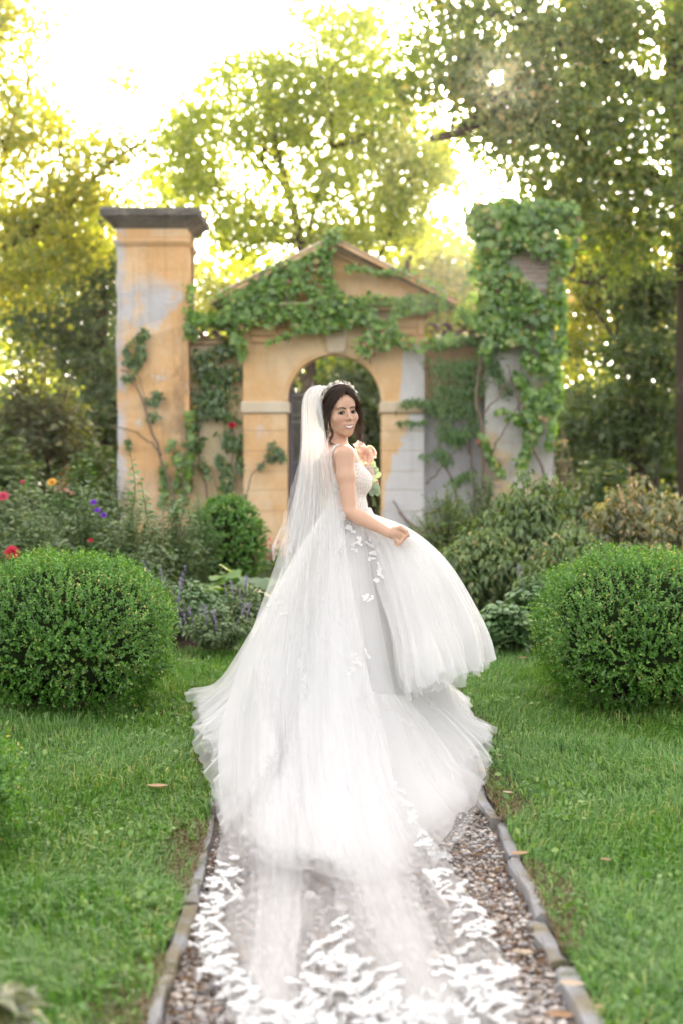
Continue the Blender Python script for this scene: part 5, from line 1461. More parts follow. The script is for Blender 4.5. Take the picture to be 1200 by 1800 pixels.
# right hand gathering the skirt
f.chain([WRI, b(695, 938, -0.325), b(703, 940, -0.33)], [0.022, 0.025, 0.021], 0.012)
f.cone(b(692, 936, -0.325), b(706, 934, -0.33), 0.020, 0.016, 0.012)
FING = []
for i in range(4):
    q = i/3
    k0 = b(709 - 13*q, 932 + 17*q, -0.335 - 0.003*q); k1 = b(715 - 12*q, 940 + 14*q, -0.354)
    k2 = b(710 - 11*q, 947 + 11*q, -0.347); k3 = b(703 - 9*q, 945 + 9*q, -0.322)
    f.chain([b(699 - 4*q, 936 + 6*q, -0.328), k0], [0.012, 0.0105], 0.006)
    f.chain([k0, k1, k2, k3], [0.0095, 0.0086, 0.0080, 0.0068], 0.002)
    FING.append((k0, k1, k2))
f.chain([b(691, 931, -0.33), b(703, 928, -0.345), b(713, 934, -0.352), b(717, 942, -0.345)], [0.012, 0.0115, 0.0095, 0.007], 0.005)
# left hand round the bouquet stems
f.chain([LWR, b(645, 852, 0.15)], [0.022, 0.026], 0.012)
for i in range(4):
    k0 = b(648 + i, 846 + 5*i, 0.145); f.chain([k0, k0 + FW*0.03, k0 + FW*0.03 - SD*-0.03, k0 + SD*0.03], [0.010, 0.009, 0.008, 0.007], 0.003)
f.chain([b(640, 850, 0.14), b(650, 840, 0.12)], [0.011, 0.008], 0.004)
# head and face
f.ell(hp(0, -0.018, 0.038), (0.072, 0.092, 0.080), MH, 0.01)
f.ell(hp(0, 0.028, -0.024), (0.062, 0.056, 0.080), MH, 0.02)
for s in (-1, 1):
    f.cone(hp(s*0.046, 0.004, -0.056), hp(s*0.010, 0.056, -0.100), 0.018, 0.016, 0.025)
    f.ell(hp(s*0.038, 0.052, -0.030), (0.023, 0.020, 0.019), MH, 0.028)
    f.ell(hp(s*0.068, -0.005, -0.010), (0.009, 0.018, 0.030), MH, 0.006)      # ears
f.ell(hp(0, 0.062, -0.100), (0.018, 0.016, 0.015), MH, 0.016)                 # chin
f.cone(hp(-0.034, 0.071, 0.024), hp(0.034, 0.071, 0.024), 0.010, 0.010, 0.016) # brow
f.ell(hp(0, 0.056, 0.045), (0.050, 0.030, 0.036), MH, 0.016)                  # forehead
for s in (-1, 1): f.ell(hp(s*0.030, 0.094, -0.003), (0.016, 0.0125, 0.0095), MH, 0.010, True)
f.cone(hp(0, 0.079, 0.010), hp(0, 0.099, -0.031), 0.0065, 0.0085, 0.008)      # nose
for s in (-1, 1): f.ell(hp(s*0.0105, 0.090, -0.036), (0.0075, 0.009, 0.0068), MH, 0.006)
f.ell(hp(0, 0.070, -0.070), (0.030, 0.018, 0.020), MH, 0.018)                 # muzzle
V, Q = f.mesh()
# legs, coarse, under the skirt
f2 = Field((-0.22, 6.75, -0.02), (0.30, 7.25, 0.96), 0.010)
for s in (-1, 1):
    hip = b(611, 950) + SD*s*0.075
    kn = np.array([hip[0] + 0.03, hip[1] - 0.0, 0.52]); an_ = np.array([hip[0], hip[1], 0.13])
    f2.chain([hip, kn, an_], [0.085, 0.055, 0.034], 0.02); f2.chain([an_ - [0, 0, 0.04], an_ + FW*0.13 - [0, 0, 0.09]], [0.032, 0.026], 0.01)
V2, Q2 = f2.mesh()
VB = np.vstack([V, V2]); QB = np.vstack([Q, Q2 + len(V)])
t = NT('skin')
at_ = t.n('Attribute'); at_.attribute_name = 'tint'
sc = t.mix(t.noise(30, 3), (0.54, 0.325, 0.225), (0.59, 0.37, 0.265))
sc = t.mix(at_.outputs['Fac'], sc, (0.55, 0.12, 0.11))
MAT['skin'] = t.done(t.principled(sc, 0.48, None, 0.35, 0.0, **{'Subsurface Weight': 0.12, 'Subsurface Scale': 0.02, 'Subsurface Radius': (1.0, 0.35, 0.2)}))
person = mesh_np('person', VB, QB, MAT['skin'], None, True)
tag(person, 'bride in white gown and long veil, looking back over her shoulder, lifting her skirt', 'person')
# colour of lips and cheeks belongs to the skin
L_ = (VB - HC) @ MH.T
lip = 0*L_[:,0]
chk = 0.16*np.exp(-(((np.abs(L_[:,0]) - 0.042)/0.018)**2 + ((L_[:,2] + 0.036)/0.018)**2)) * (L_[:,1] > 0.03)
ta = person.data.attributes.new('tint', 'FLOAT', 'POINT'); ta.data.foreach_set('value', np.clip(lip*0.85 + chk, 0, 1).astype(np.float32))
body_bvh = BVHTree.FromPolygons(VB.tolist(), QB.tolist())

# eyes, brows, teeth
MAT['eye_white'] = plain('eye_white', (0.34, 0.31, 0.29), 0.2, 0.02, 5, 0.5, bump=0)
MAT['iris'] = plain('iris', (0.02, 0.012, 0.008), 0.1, 0.1, 5, 0.6, bump=0)
MAT['lash'] = plain('lash', (0.008, 0.006, 0.005), 0.6, 0.1, 5, 0.2, bump=0)
MAT['teeth'] = plain('teeth', (0.80, 0.77, 0.72), 0.2, 0.02, 5, 0.5, bump=0)
def usphere(c, r, M, nu=14, nv=9, zmin=-1.0):
    V = []; F = []
    for i in range(nv):
        a = math.pi*(i + 0.001)/(nv - 1 + 0.002)
        for j in range(nu):
            q = 2*math.pi*j/nu
            V.append(np.array(c) + np.array([math.sin(a)*math.cos(q)*r[0], math.cos(a)*r[1], math.sin(a)*math.sin(q)*r[2]]) @ M)
    for i in range(nv - 1):
        for j in range(nu): F.append([i*nu+j, i*nu+(j+1) % nu, (i+1)*nu+(j+1) % nu, (i+1)*nu+j])
    return np.array(V), np.array(F)
def surf(x, z, off=0.001):
    """point on the face at (x, z) of the head frame, lifted off the skin a little"""
    h = body_bvh.ray_cast(Vector(hp(x, 0.25, z)), Vector(-hf), 0.4)
    return np.array(h[0]) + hf*off if h[0] is not None else hp(x, 0.08, z)
for s in (-1, 1):
    ec = hp(s*0.0305, 0.0735, -0.0030)
    V, F = usphere(ec, (0.0140, 0.0095, 0.0066), MH)
    eye = mesh_np('eye', V, F, MAT['eye_white'], person, True)
    V, F = usphere(ec + hf*0.0058 - hr*0.0022, (0.0080, 0.0044, 0.0066), MH)
    mesh_np('iris', V, F, MAT['iris'], eye, True)
    up_ = [(-0.0155, -0.0015), (-0.0110, 0.0036), (-0.0040, 0.0058), (0.0040, 0.0058), (0.0110, 0.0032), (0.0165, -0.0005)]
    if s < 0: up_ = [(-x, z) for x, z in up_][::-1]
    arc = [ec + hr*x + hf*(0.0100 - 14*x*x) + hu*z for x, z in up_]
    mb = MB().tube(curve(arc, 12), np.array([0.5, 0.9, 1.2, 1.4, 1.5, 1.6, 1.6, 1.6, 1.5, 1.4, 1.1, 0.7])*0.0015, 5)
    arc2 = [ec + hr*x + hf*(0.0092 - 14*x*x) + hu*z for x, z in ((-0.0145, -0.002), (-0.006, -0.0064), (0.006, -0.0064), (0.0145, -0.002))]
    mb.tube(curve(arc2, 8), 0.0009, 4); mb.build('eyelashes', MAT['lash'], person)
    br = [surf(s*x, z, 0.0006) for x, z in ((0.011, 0.0165), (0.020, 0.0195), (0.030, 0.0220), (0.040, 0.0205), (0.048, 0.0150))]
    MB().tube(curve(br, 10), np.array([1.0, 1.3, 1.4, 1.4, 1.3, 1.2, 1.0, 0.8, 0.6, 0.4])*0.0017, 5).build('eyebrow', MAT['lash'], person)
xs_ = np.linspace(-0.0265, 0.0265, 15)
zu = -0.0665 + 5.0*xs_**2; zl = -0.0800 + 24.0*xs_**2
Vt = []
for k in range(5):
    for x, a_, c_ in zip(xs_, zu, zl): Vt.append(surf(x*0.95, a_ + (c_ - a_)*k/4, 0.0008 - 0.25*x*x))
mesh_np('teeth', np.array(Vt), np.array([[k*15+i, k*15+i+1, (k+1)*15+i+1, (k+1)*15+i] for k in range(4) for i in range(14)]), MAT['teeth'], person, True)
MAT['lips'] = plain('lips', (0.38, 0.165, 0.14), 0.4, 0.1, 60, 0.4, bump=0)
tap = np.sqrt(np.clip(1 - (xs_/0.0285)**2, 0.02, 1))
mb = MB().tube([surf(x, z + 0.0014, 0.0004) for x, z in zip(xs_, zu)], 0.0030*tap + 0.0005, 6)
mb.tube([surf(x, z - 0.0016, 0.0006) for x, z in zip(xs_, zl)], 0.0038*tap + 0.0004, 6)
mb.build('lips', MAT['lips'], person, True)

# hair: a close cap plus many strands
t = NT('hair')
hs = t.n('BsdfPrincipled'); t.s(hs.inputs['Base Color'], t.ramp(t.n('NewGeometry').outputs['Random Per Island'], [(0, (0.014, 0.008, 0.006)), (0.7, (0.030, 0.016, 0.010)), (1, (0.075, 0.036, 0.018))]))
hs.inputs['Roughness'].default_value = 0.38; hs.inputs['Specular IOR Level'].default_value = 0.5
tr = t.n('BsdfTranslucent'); tr.inputs[0].default_value = (0.80, 0.30, 0.07, 1)
mx = t.n('MixShader'); mx.inputs[0].default_value = 0.13
t.t.links.new(hs.outputs[0], mx.inputs[1]); t.t.links.new(tr.outputs[0], mx.inputs[2])
MAT['hair'] = t.done(mx.outputs[0])
fh = Field(HC - 0.18, HC + 0.18, 0.005)
fh.ell(hp(0, -0.022, 0.040), (0.081, 0.098, 0.087), MH, 0.01)
fh.ell(hp(0, -0.095, 0.005), (0.052, 0.045, 0.055), MH, 0.03)      # low chignon under the veil
fh.ell(hp(0, 0.115, -0.020), (0.062, 0.095, 0.108), MH, 0.012, True)
fh.ell(hp(0, 0.03, -0.11), (0.09, 0.10, 0.075), MH, 0.01, True)
V, Q = fh.mesh()
hair = mesh_np('hair', V, Q, MAT['hair'], person, True)
rng = np.random.default_rng(91)
def lock(pts, n, jit, r0, r1, curlr=0.0, curln=3, seed=0, cstart=0.5):
    mb = MB()
    base = np.array([hp(*p) for p in pts])
    c = curve(base, 26)
    for i in range(n):
        o = rng.normal(0, jit, 3); q = c + o
        u = np.linspace(0, 1, 26); cu = np.clip((u - cstart)/(1-cstart), 0, 1)
        ph = rng.uniform(0, 0.9) ; a = cu*curln*2*math.pi + ph
        rr_ = curlr*cu*rng.uniform(0.6, 1.2)
        q = q + (np.cos(a)*rr_)[:,None]*hr + (np.sin(a)*rr_)[:,None]*hf + rng.normal(0, 0.0008, (26, 3)) + np.outer(cu, rng.normal(0, jit*1.6, 3))
        mb.tube(q, np.linspace(r0, r1, 26)*rng.uniform(0.7, 1.2), 4, False)
    return mb
mb_all = MB()
def merge(m):
    for v_ in m.v: pass
    off = mb_all.n
    mb_all.v += m.v
    for k in (3, 4): mb_all.f[k] += [x + off for x in m.f[k]]
    mb_all.n += m.n
for s in (-1, 1):
    merge(lock([(0.006*s+0.004, 0.070, 0.104), (s*0.034, 0.076, 0.080), (s*0.062, 0.062, 0.044), (s*0.077, 0.036, 0.012), (s*0.078, -0.005, -0.012), (s*0.060, -0.05, -0.02)], 70, 0.0042, 0.0016, 0.0009))
    merge(lock([(0.004*s+0.004, 0.060, 0.112), (s*0.036, 0.060, 0.100), (s*0.066, 0.045, 0.060), (s*0.080, 0.020, 0.020), (s*0.074, -0.02, -0.02), (s*0.05, -0.07, -0.02)], 70, 0.0052, 0.0016, 0.0009))
    merge(lock([(0.004*s+0.003, 0.040, 0.122), (s*0.042, 0.025, 0.108), (s*0.074, 0.0, 0.070), (s*0.074, -0.04, 0.03), (s*0.045, -0.085, 0.0)], 70, 0.0062, 0.0016, 0.0009))
    merge(lock([(0.003*s, 0.010, 0.126), (s*0.045, -0.02, 0.110), (s*0.066, -0.055, 0.070), (s*0.035, -0.10, 0.02)], 50, 0.0062, 0.0016, 0.0009))
# loose curls framing the face
merge(lock([(-0.062, 0.062, 0.045), (-0.076, 0.048, 0.005), (-0.080, 0.040, -0.045), (-0.074, 0.045, -0.095), (-0.082, 0.035, -0.140), (-0.078, 0.04, -0.172)], 18, 0.0034, 0.0012, 0.0006, 0.011, 2.2, cstart=0.35))
merge(lock([(-0.076, 0.030, 0.010), (-0.082, 0.020, -0.040), (-0.084, 0.022, -0.090), (-0.080, 0.022, -0.130)], 12, 0.0034, 0.0012, 0.0006, 0.012, 2.0, cstart=0.3))
merge(lock([(0.060, 0.064, 0.050), (0.077, 0.046, 0.010), (0.084, 0.035, -0.030), (0.086, 0.030, -0.080), (0.078, 0.035, -0.120), (0.074, 0.03, -0.155)], 44, 0.0060, 0.0011, 0.0006, 0.013, 2.2, cstart=0.35))
merge(lock([(0.078, 0.020, 0.010), (0.090, 0.012, -0.035), (0.094, 0.005, -0.080), (0.082, 0.0, -0.130)], 30, 0.0070, 0.0011, 0.0006, 0.013, 2.0, cstart=0.3))
mb_all.build('hair_strands', MAT['hair'], hair, True)
# headpiece of pearls and small leaves
MAT['pearl'] = plain('pearl', (0.72, 0.68, 0.62), 0.2, 0.1, 40, 0.7, 0.25, bump=0)
mb = MB()
for i, q in enumerate(np.linspace(-1.25, 1.15, 40)):
    p = hp(math.sin(q)*0.088, 0.012 - 0.01*abs(q), 0.042 + math.cos(q)*0.092)
    d = unit(p - hp(0, 0.0, 0.03))
    V, F = usphere(p + d*0.003, (0.0042,)*3, MH, 7, 5); mb.add(V, F)
    if i % 2 == 0:
        V, F = usphere(p + d*0.012 + rng.normal(0, 0.002, 3), (0.0034,)*3, MH, 7, 5); mb.add(V, F)
        for k in range(3):
            V, F = scatter(T_OVAL, [p + d*0.004], [d + rng.normal(0, 0.7, 3)], [rng.normal(0, 1, 3)], 0.020, 1.1); mb.add(V, F)
mb.build('headpiece', MAT['pearl'], person, True)
# ring
k0, k1, k2 = FING[2]
rp = (k0 + k1)/2; rd = unit(k1 - k0); ru = unit(np.cross(rd, [0, 0, 1.0])); rv = np.cross(rd, ru)
MAT['gold'] = plain('gold', (0.75, 0.52, 0.22), 0.25, 0.05, 5, 0.5, 1.0, bump=0)
MB().tube([rp + 0.0105*(math.cos(a)*ru + math.sin(a)*rv) for a in np.linspace(0, 2*math.pi, 15)], 0.0016, 5, False).build('ring', MAT['gold'], person, True)

# ------------------------------------------------------------------ gown
def cloth(name, alpha, col=(0.80, 0.80, 0.81), trans=0.4, mesh_scale=None):
    t = NT(name)
    d = t.n('BsdfDiffuse'); t.s(d.inputs[0], col)
    tl = t.n('BsdfTranslucent'); t.s(tl.inputs[0], col)
    m = t.n('MixShader'); m.inputs[0].default_value = trans
    t.t.links.new(d.outputs[0], m.inputs[1]); t.t.links.new(tl.outputs[0], m.inputs[2])
    if alpha >= 1: return t.done(m.outputs[0])
    tp = t.n('BsdfTransparent'); m2 = t.n('MixShader')
    m2.inputs[0].default_value = alpha
    t.t.links.new(tp.outputs[0], m2.inputs[1]); t.t.links.new(m.outputs[0], m2.inputs[2])
    return t.done(m2.outputs[0])
MAT['lining'] = cloth('satin_lining', 1.0, (0.88, 0.87, 0.85), 0.5)
MAT['tulle'] = cloth('soft_tulle', 0.52, (0.87, 0.87, 0.872), 0.5)
MAT['tulle_thin'] = cloth('thin_tulle', 0.34, (0.875, 0.875, 0.88), 0.5)
MAT['veil'] = cloth('veil_tulle', 0.34, (0.875, 0.875, 0.88), 0.5)
MAT['veil_fold'] = cloth('veil_fold_tulle', 0.20, (0.875, 0.875, 0.88), 0.5)
MAT['lace'] = cloth('lace', 1.0, (0.78, 0.78, 0.78), 0.2)

# bodice: the torso grown a little, cut at neckline and low back
fb = Field((-0.22, 6.78, 0.98), (0.30, 7.24, 1.46), 0.006)
torso(fb, 0.006)
V, Q = fb.mesh()
lc = (V - b(601, 846)) @ MT.T
zt = np.where(lc[:,0] > 0.0, b(600, 812)[2] - 0.02*np.cos(lc[:,1]*24)*(lc[:,0] > 0.08), b(600, 812)[2] - np.clip(-lc[:,0]/0.09, 0, 1)*0.20*np.clip(1.25 - np.abs(lc[:,1])/0.13, 0, 1))
keep = (V[:,2] < zt) & (V[:,2] > 1.02)
Qk = Q[keep[Q].all(1)]
t = NT('bodice_lace')
vo = t.n('TexVoronoi'); vo.inputs['Scale'].default_value = 130; vo.feature = 'F1'; t.s(vo.inputs['Vector'], t.obj())
lm_ = t.step(vo.outputs['Distance'], 0.25, 0.5)
cc_ = t.mix(lm_, (0.84, 0.83, 0.83), (0.74, 0.66, 0.61))
MAT['bodice'] = t.done(t.principled(cc_, 0.7, t.bump(vo.outputs['Distance'], 0.8, 0.006), 0.2))
dress_root = mesh_np('wedding_dress', V, Qk, MAT['bodice'], person, True)
dress_root['label'] = 'white tulle ball gown with lace bodice, low back and long train'
def onto(bvh, px, py, off=0.006, back=12.0):
    o = Vector((0, 0, CAMH)); p = at(px, py, 7.0); d = (Vector(p) - o).normalized()
    h = bvh.ray_cast(o, d, back)
    if h[0] is None: return None, None
    n = h[1]
    if n.dot(d) > 0: n = -n
    return np.array(h[0] + n*off), np.array(n)
st = [onto(body_bvh, x, y, 0.004)[0] for x, y in ((596, 783), (590, 786), (586.5, 792), (584.5, 803), (585, 820), (587.5, 840), (591, 860), (596, 878))]
st = [p for p in st if p is not None]
cst = curve(st, 30)
mb = MB().tube(cst, 0.0055, 5)
for p in cst[::1]:
    V, F = usphere(p + rng.normal(0, 0.002, 3), (0.0052,)*3, MT, 6, 4); mb.add(V, F)
mb.build('shoulder_strap', MAT['lace'], dress_root, True)

W0 = b(612, 893, 0)
ang = [-90, -76, -62, -48, -32, -14, 5, 25, 50, 90, 120, 140, 160, 178, 196, 214, 230, 244, 257]
hem = [(0.02,4.66),(0.30,4.88),(0.50,5.45),(0.60,6.05),(0.66,6.50),(0.74,6.94),(0.62,7.30),(0.70,7.72),(0.50,8.0),(0.0,8.1),(-0.50,8.05),(-0.80,7.85),(-0.78,7.45),(-0.69,7.08),(-0.66,6.75),(-0.58,6.30),(-0.50,5.75),(-0.40,5.25),(-0.28,4.84)]
TW = [1,1,0.9,0.65,0.35,0.1,0,0,0,0,0,0,0.0,0.1,0.3,0.55,0.8,1,1]
HA = np.array([1,0.86,0.62,0.36,0.13,0.02]); QA = np.array([0,0.15,0.36,0.57,0.79,1.0])
HT = np.array([1,0.85,0.55,0.24,0.085,0.022]); QT = np.array([0,0.085,0.24,0.43,0.68,1.0])
def skirt_keys(scale, lift, tr=1.0):
    K = []
    for a, (hx_, hy_), w_ in zip(ang, hem, TW):
        a = R(a); p0 = W0 + np.array([math.cos(a)*0.095, math.sin(a)*0.115, 0])
        hh = HA*(1-w_) + HT*w_; qq = QA*(1-w_) + QT*w_
        e = np.array([hx_, hy_]); e = W0[:2] + (e - W0[:2])*scale*(1 + (tr - 1)*w_)
        pts = []
        for h_, q_ in zip(hh, qq):
            xy = p0[:2] + (e - p0[:2])*q_
            pts.append([xy[0], xy[1], h_*W0[2] + lift*q_])
        K.append(pts)
    return np.array(K)
def grid(K, ns, nt_, closed, folds, amp, seed, ruffle=0.0, zmin=None, prm=None):
    K = np.array(K, float)
    rng = np.random.default_rng(seed)
    if closed: K = np.concatenate([K[-2:], K, K[:3]])
    m = len(K)
    u = np.linspace(2, m - 3, ns, endpoint=not closed) if closed else np.linspace(0, m - 1, ns)
    A = catmull(K, u)                                # ns x M x 3
    A = np.swapaxes(A, 0, 1); tv = np.linspace(0, A.shape[0] - 1, nt_)
    G = catmull(A, tv)                               # nt x ns x 3
    tt = np.linspace(0, 1, nt_)[:,None]; ss = np.linspace(0, 1, ns, endpoint=not closed)[None,:]
    du = np.roll(G, -1, 1) - np.roll(G, 1, 1) if closed else np.gradient(G, axis=1)
    N = unit(np.cross(du, np.gradient(G, axis=0)))
    D = np.zeros((nt_, ns))
    for (fr, am) in folds:
        ph = rng.uniform(0, 6.28); dr = rng.uniform(-0.06, 0.06)*fr
        w_ = 0.6*np.sin(2*math.pi*(2*ss + 0.3*tt) + ph)
        x = np.sin(2*math.pi*fr*ss + ph + dr*tt*2 + w_)
        D = D + am*np.sign(x)*np.abs(x)**0.8
    D = D*amp(tt)
    G = G + N*D[...,None]
    if ruffle:
        rz = np.zeros_like(D)
        for fr in (14, 25, 39):
            rz += np.abs(np.sin(2*math.pi*fr*ss + rng.uniform(0, 6.28) + 3*tt))/1.5
        env = np.clip((tt - 0.72)/0.28, 0, 1)**1.5
        G[...,2] += ruffle*env*rz*0.5*np.where(G[...,1] < 6.2, 0.25, 1.0)
        wob = sum(np.sin(2*math.pi*fr*ss + rng.uniform(0, 6.28)) for fr in (7, 15, 26))
        c = G.mean(axis=(0, 1)); rad_ = unit((G - np.array([W0[0], W0[1], 0]))*[1, 1, 0])
        G = G + rad_*(0.013*env*wob)[...,None]*(ruffle/0.05)
    if zmin is not None: G[...,2] = np.maximum(G[...,2], zmin(G))
    n = ns
    i, j = np.meshgrid(np.arange(nt_-1), np.arange(ns if closed else ns-1), indexing='ij')
    k = (j+1) % n
    F = np.stack([i*n+j, i*n+k, (i+1)*n+k, (i+1)*n+j], -1).reshape(-1, 4)
    return G, F
def floor_z(off):
    def fn(G):
        on = (G[...,0] > PATH_L0 - 0.02) & (G[...,0] < PATH_R0 + 0.02)
        return np.where(on, 0.0, 0.035) + off
    return fn
FO = [(8, 1.0), (13, 0.7), (22, 0.35)]
G, F = grid(skirt_keys(0.93, 0, 0.86), 240, 56, True, FO, lambda t_: 0.012*np.sin(math.pi*np.clip(t_*0.85, 0, 1)), 1, 0.0, floor_z(0.004))
mesh_np('skirt_lining', G.reshape(-1, 3), F, MAT['lining'], dress_root, True)
G1, F1 = grid(skirt_keys(0.955, 0.012, 0.94), 420, 90, True, FO, lambda t_: 0.003 + 0.012*t_*np.clip(1.6-t_, 0, 1), 2, 0.05, floor_z(0.012))
mesh_np('tulle_skirt', G1.reshape(-1, 3), F1, MAT['tulle'], dress_root, True)
G2, F2 = grid(skirt_keys(0.975, 0.026, 1.03), 420, 90, True, FO, lambda t_: 0.006 + 0.024*t_*np.clip(1.6-t_, 0, 1), 3, 0.07, floor_z(0.016))
G2 = G2 + unit((G2 - W0)*[1, 1, 0])*0.012
mesh_np('tulle_overskirt', G2.reshape(-1, 3), F2, MAT['tulle_thin'], dress_root, True)
G3, F3 = grid(skirt_keys(0.965, 0.02, 0.99), 360, 70, True, FO, lambda t_: 0.004 + 0.014*t_*np.clip(1.6-t_, 0, 1), 4, 0.06, floor_z(0.014))
mesh_np('tulle_midlayer', G3.reshape(-1, 3), F3, MAT['tulle_thin'], dress_root, True)
G4, F4 = grid(skirt_keys(0.97, 0.03, 1.10), 300, 70, True, FO, lambda t_: 0.006 + 0.018*t_*np.clip(1.6-t_, 0, 1), 5, 0.05, floor_z(0.018))
mesh_np('tulle_edge', G4.reshape(-1, 3), F4, MAT['veil_fold'], dress_root, True)
# crumpled tulle flounces lying on the train, right and left
def flounce(rows, seed, mat='tulle_thin', amp=0.03, ns=150, nt_=30):
    K = [[b_ for b_ in r] for r in rows]
    G, F = grid(K, ns, nt_, False, [(3, 1.0), (7, 0.7), (13, 0.5), (22, 0.3)], lambda t_: amp*(0.4 + 0.6*t_), seed, 0, floor_z(0.02))
    mesh_np('tulle_flounce', G.reshape(-1, 3), F, MAT[mat], dress_root, True)
    return G, F
def gz(px, py, z): return ground_at(px, py, z)
fl = []
fl.append(flounce([[gz(650,1215,0.42), gz(662,1280,0.26), gz(690,1350,0.12), gz(720,1400,0.05)], [gz(700,1225,0.36), gz(740,1290,0.22), gz(775,1350,0.12), gz(800,1415,0.04)], [gz(740,1222,0.30), gz(795,1280,0.18), gz(830,1325,0.09), gz(845,1372,0.03)],
     [gz(765,1215,0.26), gz(815,1265,0.15), gz(848,1298,0.09), gz(866,1312,0.05)], [gz(775,1205,0.2), gz(805,1235,0.14), gz(822,1255,0.09), gz(838,1275,0.05)]], 11, 'tulle_thin', 0.018))
fl.append(flounce([[gz(690,1225,0.36), gz(720,1250,0.28), gz(760,1290,0.18), gz(790,1330,0.1)], [gz(740,1205,0.34), gz(775,1215,0.24), gz(805,1235,0.16), gz(822,1262,0.08)], [gz(760,1180,0.30), gz(785,1195,0.24), gz(805,1220,0.16), gz(818,1240,0.08)]], 12, 'tulle_thin', 0.014))
fl.append(flounce([[gz(440,1150,0.40), gz(410,1195,0.26), gz(370,1230,0.14), gz(338,1252,0.07)], [gz(450,1200,0.36), gz(410,1250,0.22), gz(370,1290,0.11), gz(345,1322,0.05)], [gz(470,1260,0.28), gz(440,1310,0.17), gz(405,1350,0.09), gz(372,1390,0.04)], [gz(490,1330,0.20), gz(460,1380,0.13), gz(425,1430,0.07), gz(392,1470,0.03)]], 13, 'tulle_thin', 0.014))
# the lifted panel, gathered in her right hand
PK = [[(618,905,-.12),(640,960,-.24),(665,1040,-.42),(688,1110,-.58),(700,1170,-.70),(706,1218,-.78)],
      [(630,903,-.11),(672,950,-.27),(702,1030,-.46),(722,1110,-.62),(733,1160,-.74),(742,1212,-.80)],
      [(638,902,-.09),(694,946,-.27),(738,1012,-.46),(768,1090,-.57),(787,1145,-.65),(797,1196,-.70)],
      [(643,901,-.04),(708,941,-.275),(764,987,-.36),(808,1062,-.40),(831,1122,-.44),(836,1178,-.46)],
      [(645,900,.03),(717,938,-.23),(780,992,-.16),(828,1077,-.14),(846,1130,-.13),(848,1166,-.12)],
      [(640,900,.08),(712,942,-.10),(772,1010,.08),(815,1090,.14),(835,1140,.18),(838,1160,.2)],
      [(625,898,.12),(665,950,.15),(712,1040,.30),(742,1120,.35),(750,1160,.4),(755,1175,.4)]]
PK = [[b(*q) for q in r] for r in PK]
FP = [(4, 1.0), (7, 0.8), (12, 0.5), (21, 0.3)]
FP = [(4, 1.0), (7, 0.8), (12, 0.4)]
def lifted(name, mat, seed, shift, dlen, ns=220, nt_=60, amp=0.026):
    G, F = grid(np.array(PK) + np.array([0, 0.028, -0.003])*shift, ns, nt_, False, FP, lambda t_: amp*t_**1.2 + 0.006*np.exp(-((t_-0.2)/0.12)**2) + 0.003, seed)
    tt = np.linspace(0, 1, nt_)[:,None]; ss = np.linspace(0, 1, ns)[None]
    rg_ = np.random.default_rng(seed)
    hm = dlen + 0.010*np.sin(2*math.pi*4*ss + seed) + 0.008*np.sin(2*math.pi*11*ss + 2*seed) + 0.005*np.sin(2*math.pi*23*ss)
    G[...,2] += hm*np.clip((tt-0.4)/0.6, 0, 1)**1.5
    G = G + unit((G - W0)*[1, 1, 0])*(0.012*np.sin(2*math.pi*17*ss + seed)*np.clip((tt-0.6)/0.4, 0, 1)**2)[...,None]
    mesh_np(name, G.reshape(-1, 3), F, MAT[mat], dress_root, True)
    return G, F
GA, FA = lifted('lifted_skirt', 'tulle_thin', 21, 0, 0.0)
lifted('lifted_layer', 'tulle_thin', 22, 0.5, -0.022)
lifted('lifted_layer', 'tulle', 25, 1.5, 0.012)
lifted('lifted_lining', 'lining', 23, 2.2, 0.05, 160, 50, 0.016)

